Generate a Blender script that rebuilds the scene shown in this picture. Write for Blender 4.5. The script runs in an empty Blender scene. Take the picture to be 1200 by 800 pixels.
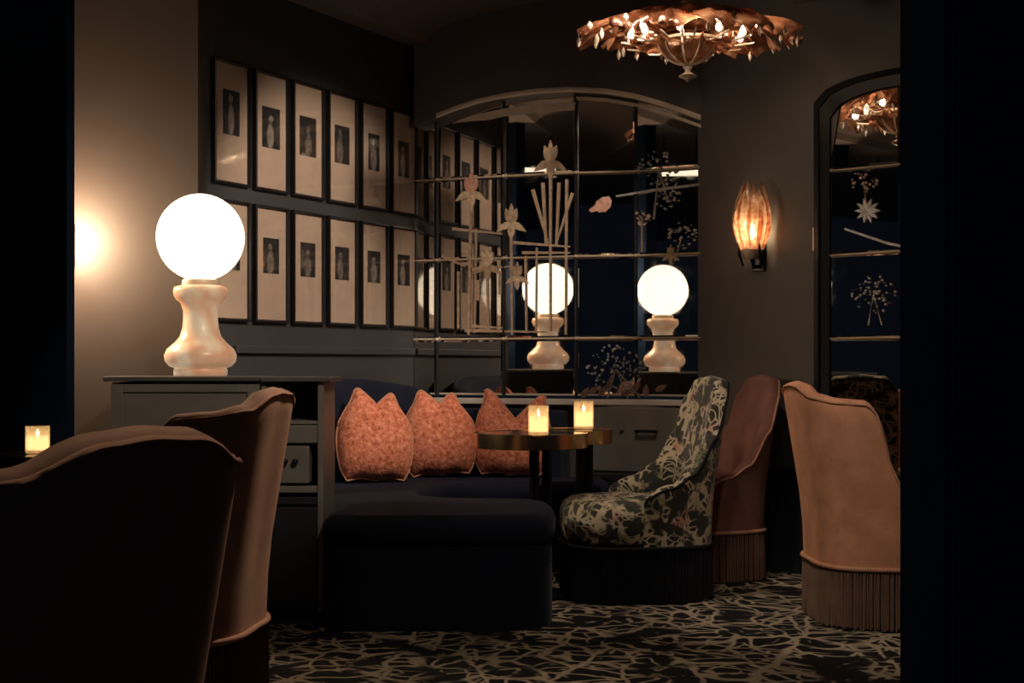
import bpy, bmesh, math, random
from mathutils import Vector, Matrix
random.seed(7)
S = bpy.context.scene
COL = S.collection
PI = math.pi

# ------------------------------------------------------------------ camera
F = 1700.0                       # focal length in pixels of the 1200 px frame
EYE = 1.0
cam_d = bpy.data.cameras.new('camera')
cam_d.lens = F / 1200.0 * 36.0
cam_d.sensor_width = 36.0
cam_d.shift_y = 25.0 / 1200.0
cam_d.clip_start = 0.05
cam = bpy.data.objects.new('camera', cam_d)
cam.location = (0, 0, EYE)
cam.rotation_euler = (PI / 2, 0, 0)
COL.objects.link(cam)
S.camera = cam

# ------------------------------------------------------------------ world, lights, exposure
W = bpy.data.worlds.new('world'); S.world = W
W.use_nodes = True
W.node_tree.nodes['Background'].inputs[0].default_value = (0.40, 0.58, 1.0, 1)
W.node_tree.nodes['Background'].inputs[1].default_value = 0.007
S.view_settings.view_transform = 'Standard'
S.view_settings.look = 'None'
S.view_settings.exposure = 0.0
S.view_settings.gamma = 1.0
S.view_settings.use_curve_mapping = False

WARM = (1.0, 0.79, 0.60)
def spot(name, loc, target, watts, deg, blend=0.6, size=0.05, color=WARM):
    d = bpy.data.lights.new(name, 'SPOT')
    d.energy = watts; d.spot_size = math.radians(deg); d.spot_blend = blend
    d.shadow_soft_size = size; d.color = color
    o = bpy.data.objects.new(name, d); COL.objects.link(o)
    o.location = loc
    o.rotation_euler = (Vector(target) - Vector(loc)).to_track_quat('-Z', 'Y').to_euler()
    return o
# ceiling downlights, some added as fill (their housings are built with the ceiling)
DOWNLIGHTS = [
    ('chair', (0.30, 3.9, 2.60), (1.35, 5.4, 0.55), 70, 38),
    ('pillow', (0.05, 5.3, 2.60), (-0.40, 7.1, 0.62), 50, 40),
    ('table', (0.45, 5.6, 2.66), (0.60, 6.4, 0.40), 42, 60),
    ('carpet', (0.55, 3.6, 2.60), (0.70, 5.2, 0.0), 34, 62),
    ('cabinet', (0.35, 3.3, 2.60), (-0.90, 5.4, 1.10), 130, 27),  # added fill to brighten the cabinet front
    ('frames', (0.85, 5.35, 2.62), (-0.90, 7.0, 1.36), 200, 46),
    ('mirror', (0.35, 5.0, 2.62), (0.10, 7.6, 1.55), 110, 30),  # added fill to lift the enamel motifs and arch trim
    ('lounge_fill', (-0.05, 2.9, 2.60), (-0.80, 2.2, 0.9), 45, 44),  # added fill so the nearest armchair does not go black
    ('rail', (0.10, 5.55, 2.64), (-0.80, 4.25, 0.75), 150, 24),
]
for n, l, t, w, a in DOWNLIGHTS:
    spot('downlight_' + n, l, t, w, a)

# ------------------------------------------------------------------ helpers
def at(u, v, k):
    return Vector(((u - 600.0) * k, F * k, EYE + (425.0 - v) * k))

class MB:
    def __init__(s): s.v = []; s.f = []
    def add(s, vs, fs):
        n = len(s.v)
        s.v += [tuple(p) for p in vs]
        s.f += [tuple(i + n for i in f) for f in fs]
        return s
    def box(s, a, b):
        x0, y0, z0 = a; x1, y1, z1 = b
        return s.add([(x0,y0,z0),(x1,y0,z0),(x1,y1,z0),(x0,y1,z0),(x0,y0,z1),(x1,y0,z1),(x1,y1,z1),(x0,y1,z1)],
              [(0,3,2,1),(4,5,6,7),(0,1,5,4),(1,2,6,5),(2,3,7,6),(3,0,4,7)])
    def obox(s, c, ax, ay, az):
        c = Vector(c); ax = Vector(ax); ay = Vector(ay); az = Vector(az)
        vs = []
        for sz in (-1, 1):
            for sx, sy in ((-1,-1),(1,-1),(1,1),(-1,1)):
                vs.append(c + ax*sx + ay*sy + az*sz)
        return s.add(vs, [(0,3,2,1),(4,5,6,7),(0,1,5,4),(1,2,6,5),(2,3,7,6),(3,0,4,7)])
    def grid(s, rows, closed=False, cap=False):
        n = len(rows[0]); m = len(rows)
        vs = [p for r in rows for p in r]; fs = []
        for i in range(m - 1):
            for j in range(n if closed else n - 1):
                j2 = (j + 1) % n
                fs.append((i*n+j, i*n+j2, (i+1)*n+j2, (i+1)*n+j))
        if cap:
            fs.append(tuple(reversed(range(n)))); fs.append(tuple((m-1)*n + j for j in range(n)))
        return s.add(vs, fs)
    def lathe(s, prof, c=(0,0,0), n=24, cap=True):
        rows = []
        for r, z in prof:
            rows.append([(c[0]+r*math.cos(2*PI*j/n), c[1]+r*math.sin(2*PI*j/n), c[2]+z) for j in range(n)])
        return s.grid(rows, closed=True, cap=cap)
    def tube(s, pts, r, n=8, closed=False):
        pts = [Vector(p) for p in pts]; m = len(pts); rows = []
        up = Vector((0,0,1)); 
        for i, p in enumerate(pts):
            a = pts[(i-1) % m] if (closed or i > 0) else p
            b = pts[(i+1) % m] if (closed or i < m-1) else p
            t = (b - a).normalized()
            ref = up if abs(t.dot(up)) < 0.95 else Vector((1,0,0))
            x = t.cross(ref).normalized(); y = x.cross(t).normalized()
            rr = r[i] if isinstance(r, (list, tuple)) else r
            rows.append([p + x*(rr*math.cos(2*PI*j/n)) + y*(rr*math.sin(2*PI*j/n)) for j in range(n)])
        if closed: rows.append(rows[0])
        return s.grid(rows, closed=True, cap=not closed)
    def prism(s, poly, d):
        """polygon of Vectors pushed along d"""
        n = len(poly); d = Vector(d)
        vs = list(poly) + [p + d for p in poly]
        fs = [tuple(range(n)), tuple(reversed(range(n, 2*n)))]
        fs = [tuple(reversed(range(n))), tuple(range(n, 2*n))]
        for i in range(n): fs.append((i, (i+1) % n, n+(i+1) % n, n+i))
        return s.add(vs, fs)
    def build(s, name, m, parent=None, smooth=None, bevel=0, subsurf=0, kind=None):
        me = bpy.data.meshes.new(name)
        me.from_pydata(s.v, [], s.f); me.update()
        bm = bmesh.new(); bm.from_mesh(me)
        bmesh.ops.recalc_face_normals(bm, faces=bm.faces); bm.to_mesh(me); bm.free()
        me.materials.append(m)
        o = bpy.data.objects.new(name, me); COL.objects.link(o)
        if smooth is not None:
            me.shade_smooth(); me.set_sharp_from_angle(angle=math.radians(smooth))
        if bevel:
            b = o.modifiers.new('bevel', 'BEVEL'); b.width = bevel; b.segments = 2; b.limit_method = 'ANGLE'
        if subsurf:
            q = o.modifiers.new('subsurf', 'SUBSURF'); q.levels = subsurf; q.render_levels = subsurf
        if parent: o.parent = parent
        if kind: o['kind'] = kind
        return o

def tag(o, label, cat, group=None):
    o['label'] = label; o['category'] = cat
    if group: o['group'] = group
    return o
def thing(name, label, cat, loc=(0,0,0), rz=0, group=None):
    o = bpy.data.objects.new(name, None); o.empty_display_size = 0.1
    COL.objects.link(o); o.location = loc; o.rotation_euler = (0, 0, rz)
    return tag(o, label, cat, group)
def copy_tree(o, parent=None):
    c = o.copy(); COL.objects.link(c)
    if parent: c.parent = parent
    for ch in list(o.children): copy_tree(ch, c)
    return c

def catmull(pts, n):
    """n samples evenly by parameter through pts (tuples)"""
    out = []; m = len(pts)
    for i in range(n):
        x = i / (n - 1) * (m - 1); j = min(int(x), m - 2); t = x - j
        p = [pts[max(0, min(m-1, j + d))] for d in (-1, 0, 1, 2)]
        out.append(tuple(0.5*((2*b) + (c-a)*t + (2*a-5*b+4*c-d)*t*t + (3*b-a-3*c+d)*t**3) for a, b, c, d in zip(*p)))
    return out
def lerp(tab, x):
    for (a, fa), (b, fb) in zip(tab, tab[1:]):
        if x <= b:
            t = max(0, (x - a) / (b - a)); t = t*t*(3-2*t)
            return fa + (fb - fa) * t
    return tab[-1][1]

# ------------------------------------------------------------------ materials
class N:
    def __init__(s, name):
        s.m = bpy.data.materials.new(name); s.m.use_nodes = True
        s.t = s.m.node_tree; s.b = s.t.nodes['Principled BSDF']; s.out = s.t.nodes['Material Output']
    def new(s, typ, **kw):
        n = s.t.nodes.new(typ)
        for k, v in kw.items(): setattr(n, k, v)
        return n
    def link(s, a, b): s.t.links.new(a, b)
    def coord(s, which='Object', scale=(1,1,1)):
        c = s.new('ShaderNodeTexCoord'); mp = s.new('ShaderNodeMapping')
        mp.inputs['Scale'].default_value = scale
        s.link(c.outputs[which], mp.inputs[0]); return mp.outputs[0]
    def noise(s, vec, scale, detail=4, rough=0.55):
        n = s.new('ShaderNodeTexNoise'); n.inputs['Scale'].default_value = scale
        n.inputs['Detail'].default_value = detail; n.inputs['Roughness'].default_value = rough
        s.link(vec, n.inputs['Vector']); return n
    def ramp(s, fac, stops, interp='LINEAR'):
        r = s.new('ShaderNodeValToRGB'); r.color_ramp.interpolation = interp
        e = r.color_ramp.elements
        while len(e) < len(stops): e.new(0.5)
        for i, (p, c) in enumerate(stops):
            e[i].position = p; e[i].color = (c[0], c[1], c[2], 1) if not isinstance(c, (int, float)) else (c, c, c, 1)
        s.link(fac, r.inputs[0]); return r.outputs[0]
    def mix(s, fac, a, b, mode='MIX'):
        n = s.new('ShaderNodeMix', data_type='RGBA', blend_type=mode)
        for sock, val in ((n.inputs[0], fac), (n.inputs[6], a), (n.inputs[7], b)):
            if hasattr(val, 'links'): s.link(val, sock)
            elif isinstance(val, (int, float)): sock.default_value = val
            else: sock.default_value = (val[0], val[1], val[2], 1)
        return n.outputs[2]
    def math(s, op, a, b=0.0):
        n = s.new('ShaderNodeMath', operation=op)
        for sock, val in ((n.inputs[0], a), (n.inputs[1], b)):
            if hasattr(val, 'links'): s.link(val, sock)
            else: sock.default_value = val
        return n.outputs[0]
    def bump(s, h, strength=0.2, dist=0.01):
        b = s.new('ShaderNodeBump'); b.inputs['Strength'].default_value = strength; b.inputs['Distance'].default_value = dist
        s.link(h, b.inputs['Height']); s.link(b.outputs[0], s.b.inputs['Normal'])
    def set(s, **kw):
        for k, v in kw.items():
            i = s.b.inputs[k]
            if hasattr(v, 'links'): s.link(v, i)
            elif isinstance(v, tuple) and len(v) == 3: i.default_value = (*v, 1)
            else: i.default_value = v
        return s

def plain(name, c, rough=0.5, metal=0.0, var=0.12, scale=12.0, bump=0.05, **kw):
    n = N(name); v = n.coord()
    f = n.noise(v, scale)
    lo = tuple(x * (1 - var) for x in c); hi = tuple(min(1, x * (1 + var)) for x in c)
    n.set(**{'Base Color': n.ramp(f.outputs['Fac'], [(0.3, lo), (0.7, hi)]), 'Roughness': rough, 'Metallic': metal})
    n.set(**kw)
    if bump: n.bump(n.noise(v, scale * 6).outputs['Fac'], bump, 0.004)
    return n.m
def velvet(name, c, sheen=0.5, rough=0.8, tint=None):
    n = N(name); v = n.coord()
    f = n.noise(v, 9, 3); g = n.noise(v, 160, 2)
    lo = tuple(x * 0.78 for x in c); hi = tuple(min(1, x * 1.15) for x in c)
    n.set(**{'Base Color': n.ramp(f.outputs['Fac'], [(0.3, lo), (0.7, hi)]), 'Roughness': rough,
             'Sheen Weight': sheen, 'Sheen Roughness': 0.4, 'Sheen Tint': tint or tuple(min(1, x*1.6) for x in c), 'Specular IOR Level': 0.15})
    n.bump(g.outputs['Fac'], 0.15, 0.003)
    return n.m
def emitter(name, c, strength, var=0.08):
    n = N(name); v = n.coord()
    f = n.noise(v, 8, 3)
    lo = tuple(x * (1 - var) for x in c)
    n.set(**{'Base Color': (0.8, 0.7, 0.5), 'Emission Color': n.ramp(f.outputs['Fac'], [(0.35, lo), (0.65, c)]), 'Emission Strength': strength, 'Roughness': 0.4})
    return n.m
def botanical(name, ground, tones, scale=11.0, width=0.10):
    """dark cloth with pale sprig strokes"""
    n = N(name); v = n.coord()
    d = n.noise(v, 4.0, 2)
    vv = n.new('ShaderNodeVectorMath', operation='MULTIPLY_ADD')
    n.link(d.outputs['Color'], vv.inputs[0]); vv.inputs[1].default_value = (0.22, 0.22, 0.22); n.link(v, vv.inputs[2])
    outs = []
    for k, (sc, st) in enumerate(((scale, (1, 1, 0.55)), (scale * 1.7, (0.6, 1, 1.2)))):
        mp = n.new('ShaderNodeMapping'); mp.inputs['Scale'].default_value = st; mp.inputs['Rotation'].default_value = (0.4*k, 0.7*k, 0.9*k)
        n.link(vv.outputs[0], mp.inputs[0])
        vo = n.new('ShaderNodeTexVoronoi', feature='DISTANCE_TO_EDGE'); vo.inputs['Scale'].default_value = sc
        n.link(mp.outputs[0], vo.inputs['Vector'])
        outs.append(n.ramp(vo.outputs['Distance'], [(0.0, 1.0), (width * 0.6, 0.9), (width, 0.0)]))
    stroke = n.math('MAXIMUM', outs[0], outs[1])
    brk = n.ramp(n.noise(v, scale * 0.9, 2).outputs['Fac'], [(0.42, 0.0), (0.50, 1.0)])
    stroke = n.math('MULTIPLY', stroke, brk)
    hue = n.noise(v, scale * 0.55, 2)
    st = [(0.30 + 0.42 * i / (len(tones) - 1), t) for i, t in enumerate(tones)]
    tone = n.ramp(hue.outputs['Fac'], st)
    n.set(**{'Base Color': n.mix(stroke, ground, tone), 'Roughness': 0.75, 'Sheen Weight': 0.25})
    n.bump(stroke, 0.2, 0.003)
    return n.m

M = {}
M['wall'] = plain('wall_paint_grey', (0.098, 0.087, 0.086), 0.55, var=0.08, scale=3)
M['wall_navy'] = plain('wall_paint_navy', (0.040, 0.042, 0.050), 0.5, var=0.1, scale=3)
M['wall_taupe'] = plain('wall_paint_taupe', (0.072, 0.051, 0.043), 0.5, var=0.06, scale=2)
M['dark'] = plain('dark_navy_paint', (0.006, 0.012, 0.028), 0.95, **{'Specular IOR Level': 0.0})
M['navy_panel'] = plain('navy_skirting_paint', (0.010, 0.014, 0.024), 0.5)
M['jamb'] = plain('dark_navy_jamb_paint', (0.045, 0.085, 0.19), 0.95, **{'Specular IOR Level': 0.0})
M['ceiling'] = plain('ceiling_paint', (0.16, 0.125, 0.12), 0.6, var=0.1, scale=2)
M['trim'] = plain('black_trim_paint', (0.012, 0.013, 0.017), 0.35)
M['cabinet'] = plain('cabinet_grey_paint', (0.17, 0.163, 0.15), 0.42, var=0.15, scale=6)
M['cabinet_top'] = plain('cabinet_stone_top', (0.10, 0.10, 0.098), 0.3, var=0.25, scale=9)
M['cabinet_dark'] = plain('cabinet_dark_inside', (0.010, 0.012, 0.018), 0.5)
M['brass'] = plain('aged_brass', (0.62, 0.44, 0.26), 0.24, 1.0, var=0.15)
M['champagne'] = plain('champagne_metal', (0.74, 0.62, 0.50), 0.42, 0.25, var=0.12)
M['black_metal'] = plain('black_metal', (0.010, 0.012, 0.018), 0.3, 0.5)
M['marble'] = plain('pale_marble_ledge', (0.66, 0.62, 0.58), 0.22, var=0.12, scale=7)
M['navy_velvet'] = velvet('navy_velvet', (0.009, 0.013, 0.030), 0.22, tint=(0.26, 0.31, 0.42))
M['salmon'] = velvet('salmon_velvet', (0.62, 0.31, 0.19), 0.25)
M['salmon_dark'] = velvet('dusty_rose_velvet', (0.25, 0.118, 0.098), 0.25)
M['brown'] = velvet('cocoa_velvet', (0.46, 0.265, 0.18), 0.25)
M['fringe_pink'] = velvet('taupe_fringe_thread', (0.20, 0.125, 0.095), 0.3)
M['fringe_black'] = velvet('black_fringe_thread', (0.012, 0.013, 0.018), 0.3)
M['fringe_brown'] = velvet('brown_fringe_thread', (0.15, 0.085, 0.06), 0.3)
M['piping'] = velvet('rose_piping_cord', (0.55, 0.29, 0.19), 0.4)
M['photo_mat'] = plain('cream_photo_mat', (0.52, 0.40, 0.32), 0.7, var=0.05, scale=14)
M['frame_black'] = plain('black_frame_wood', (0.012, 0.011, 0.012), 0.35)
M['botanical'] = botanical('botanical_fabric', (0.018, 0.020, 0.018), [(0.10, 0.13, 0.07), (0.55, 0.46, 0.30), (0.62, 0.54, 0.42), (0.52, 0.24, 0.17)], scale=14.0)
M['wax'] = emitter('candle_wax_lit', (1.0, 0.70, 0.42), 2.2)
M['flame'] = emitter('candle_flame', (1.0, 0.80, 0.50), 14, 0.0)
M['globe'] = emitter('glowing_opal_globe', (1.0, 0.84, 0.62), 2.6, 0.05)
M['bulb'] = emitter('warm_bulb', (1.0, 0.72, 0.38), 16, 0.0)

def mk_glass(name, c=(1,1,1), clear=0.85, rough=0.05):
    n = N(name)
    tr = n.new('ShaderNodeBsdfTransparent'); tr.inputs[0].default_value = (*c, 1)
    gl = n.new('ShaderNodeBsdfGlossy'); gl.inputs['Roughness'].default_value = rough
    lw = n.new('ShaderNodeLayerWeight'); lw.inputs[0].default_value = 0.5
    fr = n.math('ADD', n.math('MULTIPLY', n.math('POWER', lw.outputs['Facing'], 4.0), 0.7), 0.035)
    nz = n.noise(n.coord(), 30, 2)
    f = n.math('ADD', fr, n.math('MULTIPLY', nz.outputs['Fac'], (1-clear) * 0.5))
    ms = n.new('ShaderNodeMixShader'); n.link(f, ms.inputs[0]); n.link(tr.outputs[0], ms.inputs[1]); n.link(gl.outputs[0], ms.inputs[2])
    n.link(ms.outputs[0], n.out.inputs[0]); return n.m
M['glass'] = mk_glass('clear_glass')
M['pane'] = mk_glass('picture_glass', clear=0.95)
def mk_candle_glass():
    n = N('frosted_votive_glass')
    tr = n.new('ShaderNodeBsdfTransparent'); tr.inputs[0].default_value = (1, .93, .82, 1)
    tl = n.new('ShaderNodeBsdfTranslucent'); tl.inputs[0].default_value = (1, .85, .62, 1)
    gl = n.new('ShaderNodeBsdfGlossy'); gl.inputs['Roughness'].default_value = 0.12
    nz = n.noise(n.coord(), 60, 2)
    a = n.new('ShaderNodeMixShader'); n.link(n.ramp(nz.outputs['Fac'], [(0.3, 0.35), (0.7, 0.6)]), a.inputs[0]); n.link(tr.outputs[0], a.inputs[1]); n.link(tl.outputs[0], a.inputs[2])
    b = n.new('ShaderNodeMixShader'); b.inputs[0].default_value = 0.1; n.link(a.outputs[0], b.inputs[1]); n.link(gl.outputs[0], b.inputs[2])
    n.link(b.outputs[0], n.out.inputs[0]); return n.m
M['votive'] = mk_candle_glass()
def mk_mirror():
    n = N('antique_mirror_silver'); v = n.coord()
    f = n.noise(v, 3.5, 5); g = n.noise(v, 22, 4)
    n.set(**{'Base Color': n.ramp(f.outputs['Fac'], [(0.3, (0.62, 0.58, 0.54)), (0.7, (0.74, 0.70, 0.65))]), 'Metallic': 1.0,
             'Roughness': n.ramp(g.outputs['Fac'], [(0.4, 0.01), (0.8, 0.05)])})
    return n.m
M['mirror'] = mk_mirror()
def mk_alabaster():
    n = N('veined_alabaster'); v = n.coord()
    d = n.noise(v, 5, 4)
    w = n.new('ShaderNodeTexWave', wave_type='BANDS', bands_direction='DIAGONAL'); w.inputs['Scale'].default_value = 3.0; w.inputs['Distortion'].default_value = 9.0; w.inputs['Detail'].default_value = 3
    n.link(v, w.inputs['Vector'])
    big = n.noise(v, 7, 3)
    c = n.mix(n.ramp(big.outputs['Fac'], [(0.42, 0.0), (0.62, 0.8)]), n.ramp(w.outputs['Fac'], [(0.0, (0.78, 0.50, 0.30)), (0.45, (0.88, 0.66, 0.44)), (1.0, (0.92, 0.74, 0.52))]), (0.72, 0.36, 0.20))
    n.set(**{'Base Color': c, 'Roughness': 0.3, 'Subsurface Weight': 0.3, 'Emission Color': c, 'Emission Strength': 0.32})  # weak emission stands for the globe's glow in the stone
    n.b.inputs['Subsurface Radius'].default_value = (0.05, 0.03, 0.015)
    return n.m
M['alabaster'] = mk_alabaster()
def mk_amber():
    n = N('amber_leaf_glass'); v = n.coord()
    f = n.noise(v, 18, 4)
    col = n.ramp(f.outputs['Fac'], [(0.3, (0.36, 0.21, 0.155)), (0.52, (0.72, 0.48, 0.36)), (0.75, (0.95, 0.82, 0.70))])
    tl = n.new('ShaderNodeBsdfTranslucent'); n.link(col, tl.inputs[0])
    tr = n.new('ShaderNodeBsdfTransparent'); n.link(col, tr.inputs[0])
    gl = n.new('ShaderNodeBsdfGlossy'); gl.inputs['Roughness'].default_value = 0.18; n.link(col, gl.inputs[0])
    bp = n.new('ShaderNodeBump'); bp.inputs['Strength'].default_value = 0.6; bp.inputs['Distance'].default_value = 0.01
    n.link(n.noise(v, 40, 3).outputs['Fac'], bp.inputs['Height'])
    n.link(bp.outputs[0], gl.inputs['Normal']); n.link(bp.outputs[0], tl.inputs['Normal'])
    a = n.new('ShaderNodeMixShader'); a.inputs[0].default_value = 0.22; n.link(tl.outputs[0], a.inputs[1]); n.link(tr.outputs[0], a.inputs[2])
    b = n.new('ShaderNodeMixShader'); b.inputs[0].default_value = 0.35; n.link(a.outputs[0], b.inputs[1]); n.link(gl.outputs[0], b.inputs[2])
    n.link(b.outputs[0], n.out.inputs[0]); return n.m
M['amber'] = mk_amber()
def mk_crystal():
    n = N('smoky_crystal'); v = n.coord()
    n.set(**{'Base Color': n.ramp(n.noise(v, 30, 2).outputs['Fac'], [(0.3, (0.55, 0.46, 0.40)), (0.7, (0.85, 0.75, 0.68))]), 'Roughness': 0.12, 'Transmission Weight': 0.4, 'Metallic': 0.2})
    return n.m
M['crystal'] = mk_crystal()
def mk_carpet():
    n = N('botanical_carpet'); v = n.coord()
    d = n.noise(v, 2.2, 3)
    vv = n.new('ShaderNodeVectorMath', operation='MULTIPLY_ADD')
    n.link(d.outputs['Color'], vv.inputs[0]); vv.inputs[1].default_value = (0.30, 0.30, 0.0); n.link(v, vv.inputs[2])
    outs = []
    for sc, st, rot, wd in ((5.0, (1.5, 0.62, 1), 0.5, 0.085), (6.5, (0.6, 1.4, 1), -0.35, 0.07), (11.0, (1, 0.8, 1), 0.2, 0.10)):
        mp = n.new('ShaderNodeMapping'); mp.inputs['Scale'].default_value = st; mp.inputs['Rotation'].default_value = (0, 0, rot)
        n.link(vv.outputs[0], mp.inputs[0])
        vo = n.new('ShaderNodeTexVoronoi', feature='DISTANCE_TO_EDGE', voronoi_dimensions='2D'); vo.inputs['Scale'].default_value = sc
        n.link(mp.outputs[0], vo.inputs['Vector'])
        outs.append(n.ramp(vo.outputs['Distance'], [(0.0, 1.0), (wd * 0.5, 0.9), (wd, 0.0)]))
    brk = n.ramp(n.noise(v, 3.1, 2).outputs['Fac'], [(0.40, 0.0), (0.48, 1.0)])
    brk2 = n.ramp(n.noise(v, 6.3, 2).outputs['Fac'], [(0.48, 0.0), (0.55, 1.0)])
    s = n.math('MAXIMUM', n.math('MULTIPLY', outs[0], n.math('MAXIMUM', brk, brk2)), n.math('MAXIMUM', n.math('MULTIPLY', outs[1], brk), n.math('MULTIPLY', outs[2], brk2)))
    tone = n.ramp(n.noise(v, 1.7, 2).outputs['Fac'], [(0.35, (0.26, 0.22, 0.16)), (0.6, (0.46, 0.38, 0.28))])
    n.set(**{'Base Color': n.mix(s, (0.012, 0.013, 0.016), tone), 'Roughness': 0.95, 'Specular IOR Level': 0.1})
    n.bump(n.noise(v, 300, 2).outputs['Fac'], 0.4, 0.004)
    return n.m
M['carpet'] = mk_carpet()
def mk_pillow():
    n = N('coral_pile_fabric'); v = n.coord()
    f = n.noise(v, 45, 4, 0.7); g = n.noise(v, 7, 2)
    c = n.ramp(f.outputs['Fac'], [(0.30, (0.30, 0.070, 0.035)), (0.50, (0.70, 0.215, 0.125)), (0.70, (0.88, 0.40, 0.27))])
    n.set(**{'Base Color': c, 'Roughness': 0.9, 'Sheen Weight': 0.4, 'Sheen Tint': (0.9, 0.5, 0.35)})
    n.bump(f.outputs['Fac'], 0.7, 0.012)
    return n.m
M['pillow'] = mk_pillow()
def mk_print(i):
    """small dark photographic print: a pale standing figure in a dim room"""
    rnd = random.Random(40 + i)
    n = N('photographic_print'); v = n.coord('Generated', (1, 0, 1))
    def blob(cx, cz, sx, sz):
        mp = n.new('ShaderNodeMapping'); mp.inputs['Location'].default_value = (-cx/sx, 0, -cz/sz); mp.inputs['Scale'].default_value = (1/sx, 0.0, 1/sz)
        n.link(v, mp.inputs[0])
        g = n.new('ShaderNodeTexGradient', gradient_type='SPHERICAL'); n.link(mp.outputs[0], g.inputs[0])
        return n.ramp(g.outputs['Fac'], [(0.0, 0.0), (0.35, 1.0)])
    cx = rnd.uniform(0.35, 0.62); hz = rnd.uniform(0.62, 0.78)
    body = blob(cx, hz*0.45, rnd.uniform(0.22, 0.34), hz*0.62); head = blob(cx + rnd.uniform(-.04,.04), hz + 0.06, 0.16, 0.11)
    side = blob(rnd.choice((0.12, 0.88)), rnd.uniform(0.2, 0.6), 0.22, 0.4)
    nz = n.noise(v, 6 + 4*rnd.random(), 4); nz.inputs['Distortion'].default_value = 1.5
    a = n.math('ADD', n.math('MULTIPLY', n.math('MAXIMUM', body, head), rnd.uniform(0.22, 0.44)), n.math('MULTIPLY', side, rnd.uniform(0.0, 0.22)))
    a = n.math('ADD', a, n.math('MULTIPLY', nz.outputs['Fac'], 0.55))
    c = n.ramp(a, [(0.24, (0.010, 0.010, 0.012)), (0.42, (0.05, 0.046, 0.044)), (0.75, (0.34, 0.29, 0.25))])
    n.set(**{'Base Color': c, 'Roughness': 0.5})
    return n.m

# ------------------------------------------------------------------ plan geometry of the room
VL = 1480.0
CW = 0.0046 * (VL - 485)
TH = math.atan((VL - 600) / F)
LD = Vector((math.sin(TH), math.cos(TH), 0))          # along the left wall, away from the camera
LN = Vector((math.cos(TH), -math.sin(TH), 0))         # into the room
def kleft(u): return CW / (VL - u)
CORNER = Vector(((485-600)*0.0046, F*0.0046, 0))
# mirror facets: normal angle from the view axis, pixel column where each ends
COLS = [485, 512, 590, 675, 745, 822]
ANG = [18.0, 24.0, 20.3, 9.0, 29.0]
FAC = []
p = CORNER.copy()
for i in range(5):
    a = math.radians(ANG[i]); nn = Vector((math.sin(a), math.cos(a), 0))
    dd = nn.dot(p)
    u1 = COLS[i+1]
    k1 = dd / (nn.x*(u1-600) + nn.y*F)
    q = Vector(((u1-600)*k1, F*k1, 0))
    FAC.append((p.copy(), q.copy(), nn, dd))
    p = q
def kright_(u): return 6.07 / (math.sin(math.radians(41.3))*(u-600) + math.cos(math.radians(41.3))*F)
def facet_of(u):
    for i in range(5):
        if u <= COLS[i+1]: return i
    return 4
def kfac(u, off=0.0):
    P, Q, nn, dd = FAC[facet_of(u)]
    return (dd - off) / (nn.x*(u-600) + nn.y*F)
CH_A, CH_B = FAC[0][0], FAC[4][1]
CH_D = (CH_B - CH_A).normalized(); CH_N = Vector((-CH_D.y, CH_D.x, 0)); CH_K = CH_N.dot(CH_A)
def kch0(u, off=0.0): return (CH_K - off) / (CH_N.x*(u-600) + CH_N.y*F)
_end = CH_K - kright_(822) * (CH_N.x*222 + CH_N.y*F)
def kch(u, off=0.09):
    t = max(0.0, min(1.0, (u - 690) / 132.0))
    return kch0(u, off + (_end + 0.002 - 0.09) * t)
def onmirror(u, v, off=0.006): return at(u, v, kfac(u, off))
# right wall: one plane, normal 41 degrees
RA = math.radians(41.3)
RN = Vector((-math.sin(RA), -math.cos(RA), 0))
RDIR = Vector((math.cos(RA), -math.sin(RA), 0))       # to the right, towards the camera
RDD = 6.07
def kright(u, off=0.0): return (RDD - off) / (math.sin(RA)*(u-600) + math.cos(RA)*F)
def ceil_z(x, y):
    pb = x + (7.6 - y) * math.tan(TH)
    t = (pb - 0.60) / 1.10
    z = 2.70
    if abs(t) < 1: z += 0.17 * math.sqrt(1 - t*t)
    return z

# ------------------------------------------------------------------ structure
def struct(o): o['kind'] = 'structure'; return o
struct(MB().box((-4.5, -0.5, -0.06), (4.5, 9.0, 0.0)).build('floor', M['carpet']))
# ceiling: shallow barrel vault running along the left wall
rows_lo, rows_hi = [], []
for j in range(0, 2):
    y = -0.5 if j == 0 else 9.0
    lo = []; hi = []
    for i in range(61):
        t = -5.5 + 0 if i == 0 else (-0.55 + 2.3 * (i-1) / 58 if i < 60 else 5.0)
        x = t - (7.6 - y) * math.tan(TH)
        lo.append((x, y, ceil_z(x, y))); hi.append((x, y, 3.05))
    rows_lo.append(lo); rows_hi.append(hi)
mb = MB(); mb.grid(rows_lo); mb.grid(rows_hi)
struct(mb.build('ceiling', M['ceiling']))

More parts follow.
